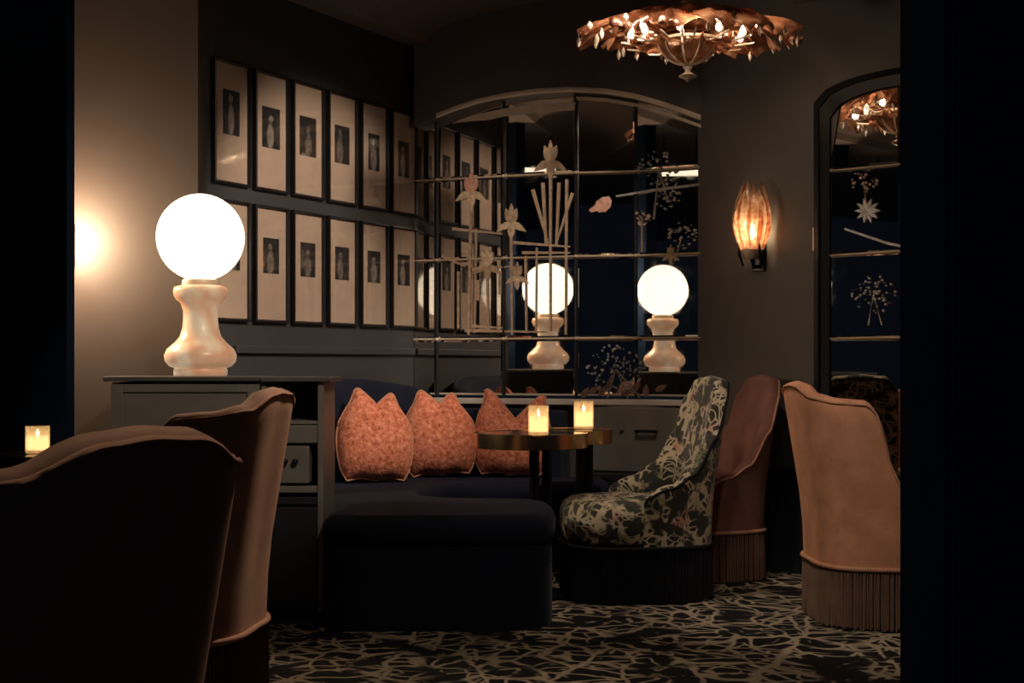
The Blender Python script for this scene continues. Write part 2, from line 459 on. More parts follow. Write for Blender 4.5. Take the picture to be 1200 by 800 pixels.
def wall_strip(name, pts, thick, m, z0=0.0, z1=None, side=None):
    """vertical slab following plan points; thick pushes it away from the room"""
    mb = MB()
    for a, b in zip(pts, pts[1:]):
        a = Vector(a); b = Vector(b)
        d = (b-a).normalized(); n = Vector((-d.y, d.x, 0)) * thick
        n_seg = 8
        for s in range(n_seg):
            p0 = a.lerp(b, s/n_seg); p1 = a.lerp(b, (s+1)/n_seg)
            za = (z1 if z1 else ceil_z(p0.x, p0.y)); zb = (z1 if z1 else ceil_z(p1.x, p1.y))
            vs = [(p0.x,p0.y,z0),(p1.x,p1.y,z0),(p1.x,p1.y,zb),(p0.x,p0.y,za),
                  (p0.x+n.x,p0.y+n.y,z0),(p1.x+n.x,p1.y+n.y,z0),(p1.x+n.x,p1.y+n.y,zb),(p0.x+n.x,p0.y+n.y,za)]
            mb.add(vs, [(0,1,2,3),(7,6,5,4)] + ([(0,3,7,4)] if s == 0 else []) + ([(1,5,6,2)] if s == n_seg-1 else []) + [(0,4,5,1),(3,2,6,7)])
    return struct(mb.build(name, m))
LSTART = CORNER - LD * 1.93
wall_strip('wall_left', [LSTART, CORNER + LD*0.05], 0.12, M['wall_navy'])
PY = 6.10
pier_x = (232-600) * PY / F
struct(MB().box((-3.4, PY, 0), (pier_x, PY + 0.16, 2.70)).build('wall_left_near', M['wall_taupe']))
FY = 5.50
fx = (78-600) * FY / F
struct(MB().box((-3.4, FY, 0), (fx, FY + 0.10, 2.72)).build('wall_front_left', M['dark']))
# right wall
R0 = Vector(((818-600)*kright(818), F*kright(818), 0))
R1 = R0 + RDIR * 2.6
mb_r = wall_strip('wall_right', [R0, R1], 0.14, M['wall'])
mb = MB(); c = R0 + RDIR*1.31 + RN*0.010
mb.obox((c.x, c.y, 0.25), RDIR*1.28, RN*0.009, Vector((0,0,0.25)))
struct(mb.build('baseboard_right', M['navy_panel'], bevel=0.004))
# wall above the arched mirror and below its ledge
ARCH = [(485,148),(498,143),(512,138),(535,129),(560,121),(590,114.5),(630,109),(670,107),(710,109),(745,115),(780,125),(822,140)]
def arch_v(u):
    for (a, va), (b, vb) in zip(ARCH, ARCH[1:]):
        if u <= b: return va + (vb-va)*(u-a)/(b-a)
    return ARCH[-1][1]
US = sorted(set(COLS + [485 + (822-485)*i/40 for i in range(41)]))
off = Vector((-math.sin(math.radians(19)), -math.cos(math.radians(19)), 0)) * 0.05
fr, bk = [], []
mbw = MB()
prev = None
for u in US:
    c0 = at(u, arch_v(u), kch(u, 0.09)); zt = ceil_z(c0.x, c0.y)
    c1 = Vector((c0.x, c0.y, zt)); d0 = c0 + CH_N*0.16; d1 = c1 + CH_N*0.16
    cur = [c0, c1, d1, d0]
    if prev:
        mbw.add(prev + cur, [(0,4,5,1),(3,2,6,7),(0,3,7,4),(1,5,6,2)])
    prev = cur
struct(mbw.build('wall_back', M['wall']))
SILL = 0.815
mbl = MB(); prev = None
for u in COLS:
    b = Vector(((u-600)*kfac(u), F*kfac(u), 0)); n = off*0.2
    cur = [Vector((b.x+n.x, b.y+n.y, 0)), Vector((b.x+n.x, b.y+n.y, SILL-0.03)), Vector((b.x-off.x, b.y-off.y, SILL-0.03)), Vector((b.x-off.x, b.y-off.y, 0))]
    if prev: mbl.add(prev + cur, [(0,4,5,1),(3,2,6,7),(0,3,7,4),(1,5,6,2)])
    prev = cur
struct(mbl.build('wall_back_lower', M['wall']))
# near dark jamb on the right through which the room is seen
JY = 1.60
jx = (1055-600) * (JY + 0.22) / F
struct(MB().box((jx, JY, 0), (1.60, JY + 0.22, 2.72)).build('wall_front_right', M['jamb']))
struct(MB().box((jx - 0.004, JY + 0.02, 0), (jx - 0.0005, JY + 0.10, 2.70)).build('trim_1', M['jamb']))
# chair rail on the left wall
a = CORNER - LD*0.02; b = CORNER - LD*1.55
ZR = 1.0 + 14*0.0043
mb = MB(); c = (a+b)/2 + LN*0.012; mb.obox((c.x, c.y, ZR), (a-b)/2, LN*0.012, Vector((0,0,0.018)))
struct(mb.build('trim_2', M['wall_navy'], bevel=0.004))

# ------------------------------------------------------------------ arched mirror of bevelled tiles
ROWZ = [SILL + 0.012, 1.126, 1.549, 1.98]
mirror = thing('arched_mirror', 'wide arched mirror of many square tiles painted with irises', 'mirror', (FAC[2][0].x, FAC[2][0].y, SILL))
base_loc = Vector(mirror.location)
def place(mb): 
    mb.v = [tuple(Vector(p) - base_loc) for p in mb.v]; return mb
def inset_poly(poly2, d):
    n = len(poly2); out = []
    area = sum(poly2[i][0]*poly2[(i+1)%n][1] - poly2[(i+1)%n][0]*poly2[i][1] for i in range(n))
    sg = 1 if area > 0 else -1
    for i in range(n):
        p0 = Vector(poly2[i-1]); p1 = Vector(poly2[i]); p2 = Vector(poly2[(i+1)%n])
        e1 = (p1-p0).normalized(); e2 = (p2-p1).normalized()
        n1 = Vector((-e1.y, e1.x))*sg; n2 = Vector((-e2.y, e2.x))*sg
        m = (n1+n2); 
        if m.length < 1e-6: m = n1
        m = m.normalized(); c = max(0.5, m.dot(n1))
        out.append(p1 + m*(d/c))
    return out
def mirror_tile(P, n, e, poly2, parent, shift):
    """poly2 in (along, z); n away from the room, e along"""
    tilt = (random.uniform(-1, 1)*0.0022, random.uniform(-1, 1)*0.0022)
    mid = Vector((sum(p[0] for p in poly2)/len(poly2), sum(p[1] for p in poly2)/len(poly2)))
    inn = inset_poly(poly2, 0.011)
    def to3(p, d):
        dd = d + (p[0]-mid[0])*tilt[0] + (p[1]-mid[1])*tilt[1]
        return P + e*p[0] + Vector((0,0,p[1])) - n*dd
    k = len(poly2)
    vs = [to3(p, 0.001) for p in poly2] + [to3(p, 0.0040) for p in inn]
    fs = [tuple(range(k, 2*k))] + [(i, (i+1)%k, k+(i+1)%k, k+i) for i in range(k)]
    mb = MB().add(vs, fs); mb.v = [tuple(Vector(p) - shift) for p in mb.v]
    o = mb.build('mirror_tile', M['mirror'], parent)
    return o
for i, (P, Q, nn, dd) in enumerate(FAC):
    e = (Q-P).normalized(); L = (Q-P).length
    g = 0.003
    for r in range(3):
        mirror_tile(P, nn, e, [(g, ROWZ[r]+g), (L-g, ROWZ[r]+g), (L-g, ROWZ[r+1]-g), (g, ROWZ[r+1]-g)], mirror, base_loc)
    poly = [(g, ROWZ[3]+g), (L-g, ROWZ[3]+g)]
    us = [u for u in US if COLS[i] <= u <= COLS[i+1]]
    top = []
    for u in us:
        w = at(u, arch_v(u)-2, kfac(u)); s = max(g, min(L-g, (w-P).xy.dot(e.xy)))
        top.append((s, w.z))
    poly += list(reversed(top))
    mirror_tile(P, nn, e, poly, mirror, base_loc)
    mb = MB(); c = (P+Q)/2 + nn*0.012
    mb.obox((c.x, c.y, (SILL+2.45)/2), e*(L/2), nn*0.008, Vector((0,0,(2.36-SILL)/2)))
    place(mb).build('backing', M['trim'], mirror)
# dark bars between the columns, thin bars between the rows, brass studs where they cross
for i in range(1, 5):
    u = COLS[i]; w = at(u, arch_v(u), kfac(u, 0.006))
    mb = MB().tube([(w.x, w.y, SILL), (w.x, w.y, w.z)], 0.009 if i in (1, 3) else 0.006, 8)
    place(mb).build('mullion', M['trim'], mirror, smooth=40)
    for z in ROWZ[1:]:
        mb = MB().lathe([(0.004, -0.008), (0.011, -0.005), (0.013, 0.0), (0.011, 0.005), (0.004, 0.008)], (w.x, w.y-0.006, z), 10)
        place(mb).build('stud', M['champagne'], mirror, smooth=60)
for z in ROWZ[1:]:
    for i, (P, Q, nn, dd) in enumerate(FAC):
        a = P - nn*0.005; b = Q - nn*0.005
        mb = MB().tube([(a.x, a.y, z), (b.x, b.y, z)], 0.0042, 6)
        place(mb).build('glazing_bar', M['champagne'] , mirror, smooth=40)
# champagne arch strip, one length per column
for i in range(5):
    us = [u for u in US if COLS[i] <= u <= COLS[i+1]]
    rows = []
    for u in us:
        b = at(u, arch_v(u), kch(u, 0.0905))
        nrm = -CH_N
        rows.append([b, b + Vector((0,0,0.022)), b + Vector((0,0,0.022)) + nrm*0.012, b + Vector((0,0,0.004)) + nrm*0.016, b + Vector((0,0,-0.006)) + nrm*0.010])
    if i == 0: continue
    rows[0] = [p.lerp(q, 0.04) for p, q in zip(rows[0], rows[1])]
    place(MB().grid(rows, closed=True, cap=True)).build('arch_strip', M['champagne'], mirror, smooth=50)
# reflection of the arch edge, modelled as an inner strip on the tiles
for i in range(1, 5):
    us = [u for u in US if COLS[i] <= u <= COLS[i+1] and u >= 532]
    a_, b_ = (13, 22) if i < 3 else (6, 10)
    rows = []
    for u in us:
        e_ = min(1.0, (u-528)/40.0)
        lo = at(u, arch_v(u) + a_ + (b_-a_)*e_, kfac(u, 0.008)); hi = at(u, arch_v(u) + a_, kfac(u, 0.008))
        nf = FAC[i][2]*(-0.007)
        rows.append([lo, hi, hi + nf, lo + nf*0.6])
    place(MB().grid(rows, closed=True, cap=True)).build('arch_reflection_strip', M['champagne'], mirror, smooth=50)
# painted motifs on the mirror
M['paint_cream'] = plain('cream_enamel', (0.62, 0.47, 0.33), 0.45, var=0.3, scale=40)
M['paint_pink'] = plain('rose_enamel', (0.66, 0.34, 0.26), 0.45, var=0.3, scale=40)
M['paint_tan'] = plain('tan_enamel', (0.46, 0.33, 0.23), 0.45, var=0.3, scale=40)
M['paint_silver'] = plain('silver_enamel', (0.42, 0.41, 0.42), 0.4, 0.3, var=0.3, scale=40)
M['paint_leaf'] = plain('dull_leaf_enamel', (0.22, 0.13, 0.10), 0.5, var=0.3, scale=40)
def motif(name, polys, m, parent, proj, shift, depth, kind=None):
    mb = MB()
    for poly in polys:
        P3 = [proj(u, v) for u, v in poly]
        c = sum(P3, Vector())/len(P3)
        n = len(P3)
        top = [p + depth for p in P3]; ct = c + depth*1.8
        mb.add(P3 + top + [ct], [(i, (i+1)%n, n+(i+1)%n, n+i) for i in range(n)] + [(n+i, n+(i+1)%n, 2*n) for i in range(n)])
    mb.v = [tuple(Vector(p) - shift) for p in mb.v]
    return mb.build(name, m, parent, smooth=45, kind=kind)
def petal(cx, cy, ang, ln, wd, n=7, curl=0.0):
    pts = []
    ca, sa = math.cos(ang), math.sin(ang)
    L = []; R = []
    for i in range(n+1):
        t = i/n; w = wd*math.sin(PI*min(1, t**0.75))*(1 if 0 < t < 1 else 0.08) + 0.15
        bend = curl*t*t*ln
        L.append((t*ln, w+bend)); R.append((t*ln, -w+bend))
    for x, y in L + R[::-1]:
        pts.append((cx + x*ca - y*sa, cy + x*sa + y*ca))
    return pts
def stroke(a, b, w0, w1=None):
    w1 = w0 if w1 is None else w1
    d = Vector((b[0]-a[0], b[1]-a[1])).normalized(); n = Vector((-d.y, d.x))
    return [(a[0]+n.x*w0, a[1]+n.y*w0), (b[0]+n.x*w1, b[1]+n.y*w1), (b[0]-n.x*w1, b[1]-n.y*w1), (a[0]-n.x*w0, a[1]-n.y*w0)]
DEP = off.normalized()*0.004
pm = lambda u, v: onmirror(u, v, 0.007)
def iris(u, v, s, col, wide=False):
    st = [petal(u, v, -PI/2 + a, 20*s, 4.5*s) for a in (-0.34, 0.34)] + [petal(u, v, -PI/2, 25*s, 3.2*s)]
    fall = [petal(u, v, a, 20*s, 4.2*s, curl=c) for a, c in ((PI*0.92, -0.25), (PI*0.08, 0.25), (PI/2, 0))]
    motif('iris_petals', st, M[col], mirror, pm, base_loc, DEP)
    motif('iris_falls', fall, M['paint_cream' if col != 'paint_cream' else 'paint_tan'], mirror, pm, base_loc, DEP)
for a in ((645,190,1.05,'paint_cream'), (552,226,1.0,'paint_pink'), (599,262,0.95,'paint_tan'), (571,312,0.9,'paint_cream'), (606,325,0.75,'paint_tan')):
    iris(*a)
for a, b, w in (((645,200),(645,388),1.6),((636,214),(640,288),1.8),((655,214),(652,288),1.8),((552,240),(549,392),1.7),((599,275),(600,392),1.5),
                ((571,325),(572,388),1.3),((664,210),(663,392),1.6),((537,318),(537,385),1.3),((558,268),(556,390),1.2),((586,318),(586,345),2.2),((560,328),(560,352),2.2),((616,300),(617,390),1.5),((629,290),(628,388),1.1)):
    motif('stem', [stroke(a, b, w, w*0.8)], M['paint_tan'], mirror, pm, base_loc, DEP*0.8)
for a, b in (((624,222),(642,285)),((671,226),(652,285)),((530,268),(590,274)),((600,284),(668,289)),((612,296),(668,296)),((545,387),(640,389)),((552,382),(590,384)),((518,300),(545,312)),((553,316),(600,312))):
    motif('leaf_blade', [stroke(a, b, 1.9, 0.9)], M['paint_tan'], mirror, pm, base_loc, DEP*0.8)
def spray(parent, proj, shift, dep, u, v, r, n, col, seed, stems):
    rnd = random.Random(seed); polys = []
    for _ in range(n):
        a = rnd.uniform(0, 2*PI); q = r*math.sqrt(rnd.random()); s = rnd.uniform(0.8, 2.0)
        cx, cy = u+q*math.cos(a), v+q*0.85*math.sin(a)
        polys.append([(cx+s*math.cos(2*PI*i/5), cy+s*math.sin(2*PI*i/5)) for i in range(5)])
    motif('flower_spray', polys, M[col], parent, proj, shift, dep, kind='stuff')
    for du, dv in stems:
        motif('stem', [stroke((u+du, v+dv), (u, v), 0.9, 0.5)], M[col], parent, proj, shift, dep)
spray(mirror, pm, base_loc, DEP, 772, 197, 24, 60, 'paint_silver', 1, [(-6, 60), (10, 40)])
spray(mirror, pm, base_loc, DEP, 722, 432, 34, 120, 'paint_silver', 2, [(14, 34), (-10, 34), (28, 34)])
spray(mirror, pm, base_loc, DEP, 799, 276, 18, 35, 'paint_silver', 3, [(-8, 30)])
spray(mirror, pm, base_loc, DEP, 783, 232, 16, 30, 'paint_silver', 4, [(10, -18)])
spray(mirror, pm, base_loc, DEP, 752, 255, 10, 22, 'paint_tan', 5, [(0, 40)])
motif('branch', [stroke((722,230), (770,222), 1.1, 1.5), stroke((770,222), (820,216), 1.5, 1.5)], M['paint_silver'], mirror, pm, base_loc, DEP)
motif('painted_bird', [[(697,243),(699,236),(706,231),(714,230),(717,235),(716,242),(710,248),(702,249)], [(690,246),(698,240),(701,247),(693,249)]], M['paint_pink'], mirror, pm, base_loc, DEP)
iris(786, 300, 0.55, 'paint_tan')
for k, (x, y) in enumerate(((690,458),(702,462),(714,455),(728,461),(742,457),(756,463),(768,456),(682,464))):
    motif('painted_leaf', [petal(x, y+2, -0.5 - 0.5*(k%3), 15, 3.4)], M['paint_leaf'], mirror, pm, base_loc, DEP)

# pale ledge under the mirror
mb = MB(); prev = None
for u in COLS:
    b = Vector(((u-600)*kfac(u), F*kfac(u), 0)); q = b + off*2.8; b = b - off*0.3
    cur = [Vector((q.x,q.y,SILL-0.028)), Vector((q.x,q.y,SILL)), Vector((b.x,b.y,SILL)), Vector((b.x,b.y,SILL-0.028))]
    if prev: mb.add(prev+cur, [(0,4,5,1),(3,2,6,7),(0,3,7,4),(1,5,6,2)])
    else: mb.add(cur, [(0,1,2,3)])
    prev = cur
mb.add(prev, [(3,2,1,0)])
ledge = tag(mb.build('mirror_ledge', M['marble'], bevel=0.003), 'pale stone ledge running under the arched mirror', 'ledge')
# low sideboard under the right end of the ledge
def sideboard():
    ua, ub = 690, 806
    off_s = 0.11
    A = at(ua, 0, kfac(ua, off_s)); B = at(ub, 0, kfac(ub, off_s))
    A.z = B.z = 0
    e = (B-A).normalized(); n = Vector((e.y, -e.x, 0)); L = (B-A).length
    root = thing('sideboard', 'low grey sideboard with drawer pull under the right end of the mirror ledge', 'sideboard', ((A.x+B.x)/2, (A.y+B.y)/2, 0), math.atan2(e.y, e.x))
    MB().box((-L/2, 0.0, 0.06), (L/2, 0.075, SILL-0.03)).build('body', M['cabinet'], root, bevel=0.003)
    MB().box((-L/2+0.02, 0.015, 0.0), (L/2-0.02, 0.07, 0.06)).build('plinth', M['cabinet_dark'], root)
    d = MB().box((-L/2+0.012, -0.014, SILL-0.36), (L/2-0.012, -0.001, SILL-0.04)).build('drawer', M['cabinet'], root, bevel=0.004)
    MB().box((-L/2+0.012, -0.014, 0.09), (L/2-0.012, -0.001, SILL-0.372)).build('door', M['navy_panel'], root, bevel=0.004)
    x0 = L*0.10
    mb = MB().tube([(x0-0.055,-0.040,SILL-0.155),(x0+0.055,-0.040,SILL-0.155)], 0.008, 10)
    for s in (-0.05, 0.05): mb.tube([(x0+s,-0.014,SILL-0.155),(x0+s,-0.042,SILL-0.155)], 0.006, 8)
    mb.build('drawer_pull', M['black_metal'], d, smooth=40)
    MB().lathe([(0.004,-0.008),(0.012,0),(0.004,0.008)], (x0-0.13,-0.022,SILL-0.150), 10).build('key', M['brass'], d, smooth=40)
sideboard()

# ------------------------------------------------------------------ right wall: framed mirror and sconce
def right_mirror():
    P0 = at(957, 300, kright(957)); O = Vector((P0.x, P0.y, 0))
    root = thing('framed_mirror', 'tall black framed arched mirror on the right wall reflecting the chandelier', 'mirror', (O.x, O.y, 0.20))
    Lw = 0.86; zb = 0.20
    zt0 = EYE + (425-122)*kright(957)
    rise = 0.13
    def outline(ins):
        pts = [(ins, zb+ins), (Lw-ins, zb+ins)]
        n = 14
        for i in range(n+1):
            t = i/n; x = (Lw-ins) + (ins-(Lw-ins))*t
            pts.append((x, zt0 - ins + (rise-0.02)*(max(0.0, 1-((x-Lw/2)/(Lw/2-ins))**2))**0.5))
        return pts
    sh = Vector(root.location)
    def W3(p, d): return O + RDIR*p[0] + Vector((0,0,p[1])) + RN*d - sh
    for ia, ib, da, db, nm, m in ((0.0, 0.030, 0.028, 0.040, 'outer_frame', 'trim'), (0.030, 0.075, 0.030, 0.014, 'inner_frame', 'trim')):
        a = outline(ia); b = outline(ib)
        rows = [[W3(p, 0.001) for p in a], [W3(p, da) for p in a], [W3(p, db) for p in b], [W3(p, 0.001) for p in b]]
        MB().grid(rows, closed=True).build(nm, M[m], root, smooth=30)
    k = lambda v: EYE + (425-v)*kright(1015)
    zs = [zb+0.076, k(396), k(297), k(196)]
    w0, w1 = 0.076, Lw-0.076
    xs = [w0, (w0+w1)/2, w1]
    def tile(poly):
        inn = inset_poly(poly, 0.010); n = len(poly)
        tx, tz = random.uniform(-.004,.004), random.uniform(-.004,.004)
        cx = sum(p[0] for p in poly)/n; cz = sum(p[1] for p in poly)/n
        if cz > 1.9: tz -= 0.034
        else: tx -= 0.030
        f = lambda p, d: W3(p, d + 0.004 + (p[0]-cx)*tx + (p[1]-cz)*tz)
        MB().add([f(p, 0.006) for p in poly] + [f(p, 0.010) for p in inn],
                 [tuple(range(n, 2*n))] + [(i,(i+1)%n,n+(i+1)%n,n+i) for i in range(n)]).build('mirror_tile', M['mirror'], root)
    g = 0.002
    top = outline(0.076)[2:]
    for c in range(2):
        for r in range(3):
            tile([(xs[c]+g, zs[r]+g), (xs[c+1]-g, zs[r]+g), (xs[c+1]-g, zs[r+1]-g), (xs[c]+g, zs[r+1]-g)])
        seg = [p for p in top if xs[c] <= p[0] <= xs[c+1]+1e-6]
        tile([(xs[c]+g, zs[3]+g), (xs[c+1]-g, zs[3]+g)] + [(max(xs[c]+g, min(xs[c+1]-g, p[0])), p[1]) for p in seg])
    for z in zs[1:]:
        MB().tube([W3((w0, z), 0.012), W3((w1, z), 0.012)], 0.0045, 6).build('glazing_bar', M['champagne'], root, smooth=40)
    # painted flower, branch and spray
    def pr(u, v): return at(u, v, kright(u, 0.014))
    dep = RN*0.004
    motif('painted_daisy', [petal(1017, 247, a*PI/5, 15, 2.6) for a in range(10)], M['paint_silver'], root, pr, sh, dep)
    motif('branch', [stroke((990,268), (1040,285), 1.2, 1.5), stroke((1040,285), (1066,290), 1.5)], M['paint_silver'], root, pr, sh, dep)
    spray(root, pr, sh, dep, 1024, 345, 26, 90, 'paint_silver', 9, [(-6, 36), (10, 36)])
    spray(root, pr, sh, dep, 1012, 212, 16, 30, 'paint_tan', 11, [(4, 30)])
right_mirror()

def sconce():
    P = at(890, 280, kright(890)); 
    root = thing('wall_sconce', 'amber glass wall sconce lit on the plain grey wall between the mirrors', 'wall lamp', (P.x, P.y, P.z), math.atan2(RDIR.y, RDIR.x))
    # local: x along wall, -y into room
    k = kright(890)
    zz = lambda v: (280-v)*k
    MB().box((-0.035, -0.016, zz(318)), (0.035, -0.001, zz(285))).build('backplate', M['black_metal'], root, bevel=0.004)
    MB().lathe([(0.010,-0.03),(0.030,-0.026),(0.045,0.0),(0.048,0.016),(0.040,0.018)], (0,-0.07,zz(297)), 16).build('cup', M['champagne'], root, smooth=50)
    MB().tube([(0,-0.012,zz(312)),(0,-0.05,zz(314)),(0,-0.07,zz(304))], 0.009, 8).build('arm', M['black_metal'], root, smooth=50)
    for s in (-1, 1):
        MB().tube([(0.048*s,-0.07,zz(312)),(0.058*s,-0.09,zz(298)),(0.056*s,-0.095,zz(286))], [0.006,0.008,0.004], 8).build('bracket', M['black_metal'], root, smooth=50)
    # glass leaves standing around the bulb
    for j in range(7):
        a = -PI/2 + (j-3)*0.62
        rows = []
        for i in range(9):
            t = i/8; z = zz(294) + t*(zz(212 + 5*(j % 3)) - zz(294))
            r = 0.046 + 0.045*math.sin(PI*min(1, t*0.95+0.06)); w = 0.036*(math.sin(PI*(0.14+0.84*t))**0.7)
            w *= 1 + 0.10*math.sin(9*t+j)
            row = []
            for q in (-1, -0.5, 0, 0.5, 1):
                rr = r + 0.006*(1-abs(q)) 
                row.append((math.cos(a)*rr - math.sin(a)*w*q, -0.07 + 0.75*math.sin(a)*rr + math.cos(a)*w*q, z - 0.018*t*abs(q)))
            rows.append(row)
        o = MB().grid(rows).build('glass_leaf', M['amber_clear'], root, smooth=60)
        sm = o.modifiers.new('solid', 'SOLIDIFY'); sm.thickness = 0.004
    MB().lathe([(0.003,-0.045),(0.013,-0.03),(0.016,-0.005),(0.012,0.018),(0.003,0.036)], (0,-0.07,zz(271)), 14).build('bulb', M['bulb_sconce'], root, smooth=60)
def mk_amber_clear():
    n = N('textured_amber_glass'); v = n.coord()
    f = n.noise(v, 45, 3)
    col = n.ramp(f.outputs['Fac'], [(0.35, (0.66, 0.42, 0.32)), (0.65, (1.0, 0.84, 0.72))])
    tl = n.new('ShaderNodeBsdfTranslucent'); n.link(col, tl.inputs[0])
    tr = n.new('ShaderNodeBsdfTransparent'); n.link(col, tr.inputs[0])
    gl = n.new('ShaderNodeBsdfGlossy'); gl.inputs['Roughness'].default_value = 0.15
    a = n.new('ShaderNodeMixShader'); a.inputs[0].default_value = 0.55; n.link(tl.outputs[0], a.inputs[1]); n.link(tr.outputs[0], a.inputs[2])
    b = n.new('ShaderNodeMixShader'); b.inputs[0].default_value = 0.12; n.link(a.outputs[0], b.inputs[1]); n.link(gl.outputs[0], b.inputs[2])
    n.link(b.outputs[0], n.out.inputs[0]); return n.m
M['amber_clear'] = mk_amber_clear()
M['bulb_sconce'] = emitter('sconce_bulb', (1.0, 0.70, 0.38), 60, 0.0)
sconce()
# small light switch plate beside the framed mirror
P = at(955, 280, kright(955, 0.008))
sw = thing('switch_plate', 'small pale switch plate beside the black framed mirror', 'switch', (P.x, P.y, P.z), math.atan2(RDIR.y, RDIR.x))
MB().box((-0.012, -0.004, -0.055), (0.012, 0.006, 0.055)).build('plate', M['champagne'], sw, bevel=0.003)
MB().box((-0.005, -0.010, -0.012), (0.005, -0.004, 0.012)).build('toggle', M['marble'], sw, bevel=0.002)

# hidden second sconce that throws the glow on the taupe pier
P = at(54, 282, (PY-0.22)/F)
hs = thing('globe_sconce', 'warm globe wall lamp on the taupe wall behind the dark left partition', 'wall lamp', (P.x, PY, P.z))
MB().box((-0.05, -0.014, -0.09), (0.05, -0.001, 0.09)).build('backplate', M['brass'], hs, bevel=0.004)
MB().tube([(0,-0.01,-0.06),(0,-0.20,-0.07),(0,-0.23,-0.045)], 0.008, 8).build('arm', M['brass'], hs, smooth=50)
MB().lathe([(0.07*math.sin(PI*i/10)+0.001, -0.07*math.cos(PI*i/10)) for i in range(11)], (0,-0.23,0.025), 18).build('globe', emitter('sconce_globe', (1.0, 0.74, 0.47), 230, 0.0), hs, smooth=60)

# ------------------------------------------------------------------ framed photographs on the left wall
us_left = [247, 296, 340, 383, 420.5, 456]
ud = ['first', 'second', 'third', 'fourth', 'fifth', 'sixth']
whatu = ['a tall narrow print set high', 'a small squarish dark print', 'a print of a pale leaning shape', 'a bright glint near its top', 'a small dark print and a bright glint low down', 'sparkling reflections over its mat']
whatl = ['half hidden behind the glowing globe lamp', 'holding an upright dark print of a pale figure', 'holding a dark upright print', 'holding a small upright brownish print', 'with pale streaks across its mat', 'closest to the arched mirror']
s0 = (CORNER - at(247, 0, kleft(247)) ).xy
def wall_s(u):
    Pu = at(u, 0, kleft(u)); return (Vector((Pu.x, Pu.y, 0)) - Vector((LSTART.x, LSTART.y, 0))).dot(LD)
pitch = (wall_s(456) - wall_s(247)) / 5
fw = pitch * 0.885
kk = kleft(247)
Z_UT, Z_UB = EYE + (425-66)*kk, EYE + (425-213)*kk
k2 = kleft(340)
Z_LT, Z_LB = EYE + (425-246)*k2, EYE + (425-379)*k2
prints_u = [(0.50, 0.40, 0.60), (0.58, 0.36, 0.56), (0.58, 0.36, 0.54), (0.56, 0.36, 0.53), (0.45, 0.36, 0.52), (0.45, 0.36, 0.52)]
group = 'framed photographs in two rows on the left wall'
for row in range(2):
    zt, zb = (Z_UT, Z_UB) if row == 0 else (Z_LT, Z_LB)
    for i in range(6):
        s = wall_s(247) + pitch*i + fw/2
        c = LSTART + LD*s
        lab = ('black framed photograph with cream mat, %s in the upper row from the lamp end, %s' % (ud[i], whatu[i])) if row == 0 else \
              ('black framed photograph with cream mat, %s in the lower row from the lamp end, %s' % (ud[i], whatl[i]))
        lab = {0: 'upper row', 1: 'lower row'}[row] + ' picture, %s from lamp, %s' % (ud[i], (whatu if row == 0 else whatl)[i])
        root = thing('picture_frame', lab, 'picture', (c.x, c.y, (zt+zb)/2), math.atan2(LD.y, LD.x), group)
        w = fw/2; h = (zt-zb)/2; b = 0.013
        # local: x along wall away from camera, -y into the room
        mb = MB()
        rows = []
        for ins, d in ((0, -0.001), (0, -0.024), (b*0.6, -0.026), (b, -0.018), (b, -0.001)):
            rows.append([(-w+ins, d, -h+ins), (w-ins, d, -h+ins), (w-ins, d, h-ins), (-w+ins, d, h-ins)])
        mb.grid(rows, closed=True).build('frame', M['frame_black'], root)
        MB().box((-w+b-0.002, -0.008, -h+b-0.002), (w-b+0.002, -0.002, h-b+0.002)).build('mat', M['photo_mat'], root)
        pw, pb, ptop = (prints_u[i] if row == 0 else (0.52, 0.42, 0.72))
        iw = (w-b); ih = (h-b)
        px0 = -iw*pw + iw*0.02; 
        z0 = -ih + 2*ih*pb; z1 = -ih + 2*ih*(0.78 if (row == 0 and i == 0) else (0.72 if row == 0 else 0.74))
        MB().box((px0, -0.0095, z0), (px0 + 2*iw*pw, -0.008, z1)).build('photograph', mk_print(i + 6*row), root)
        MB().box((-w+b-0.001, -0.0145, -h+b-0.001), (w-b+0.001, -0.0125, h-b+0.001)).build('glass', M['pane'], root)

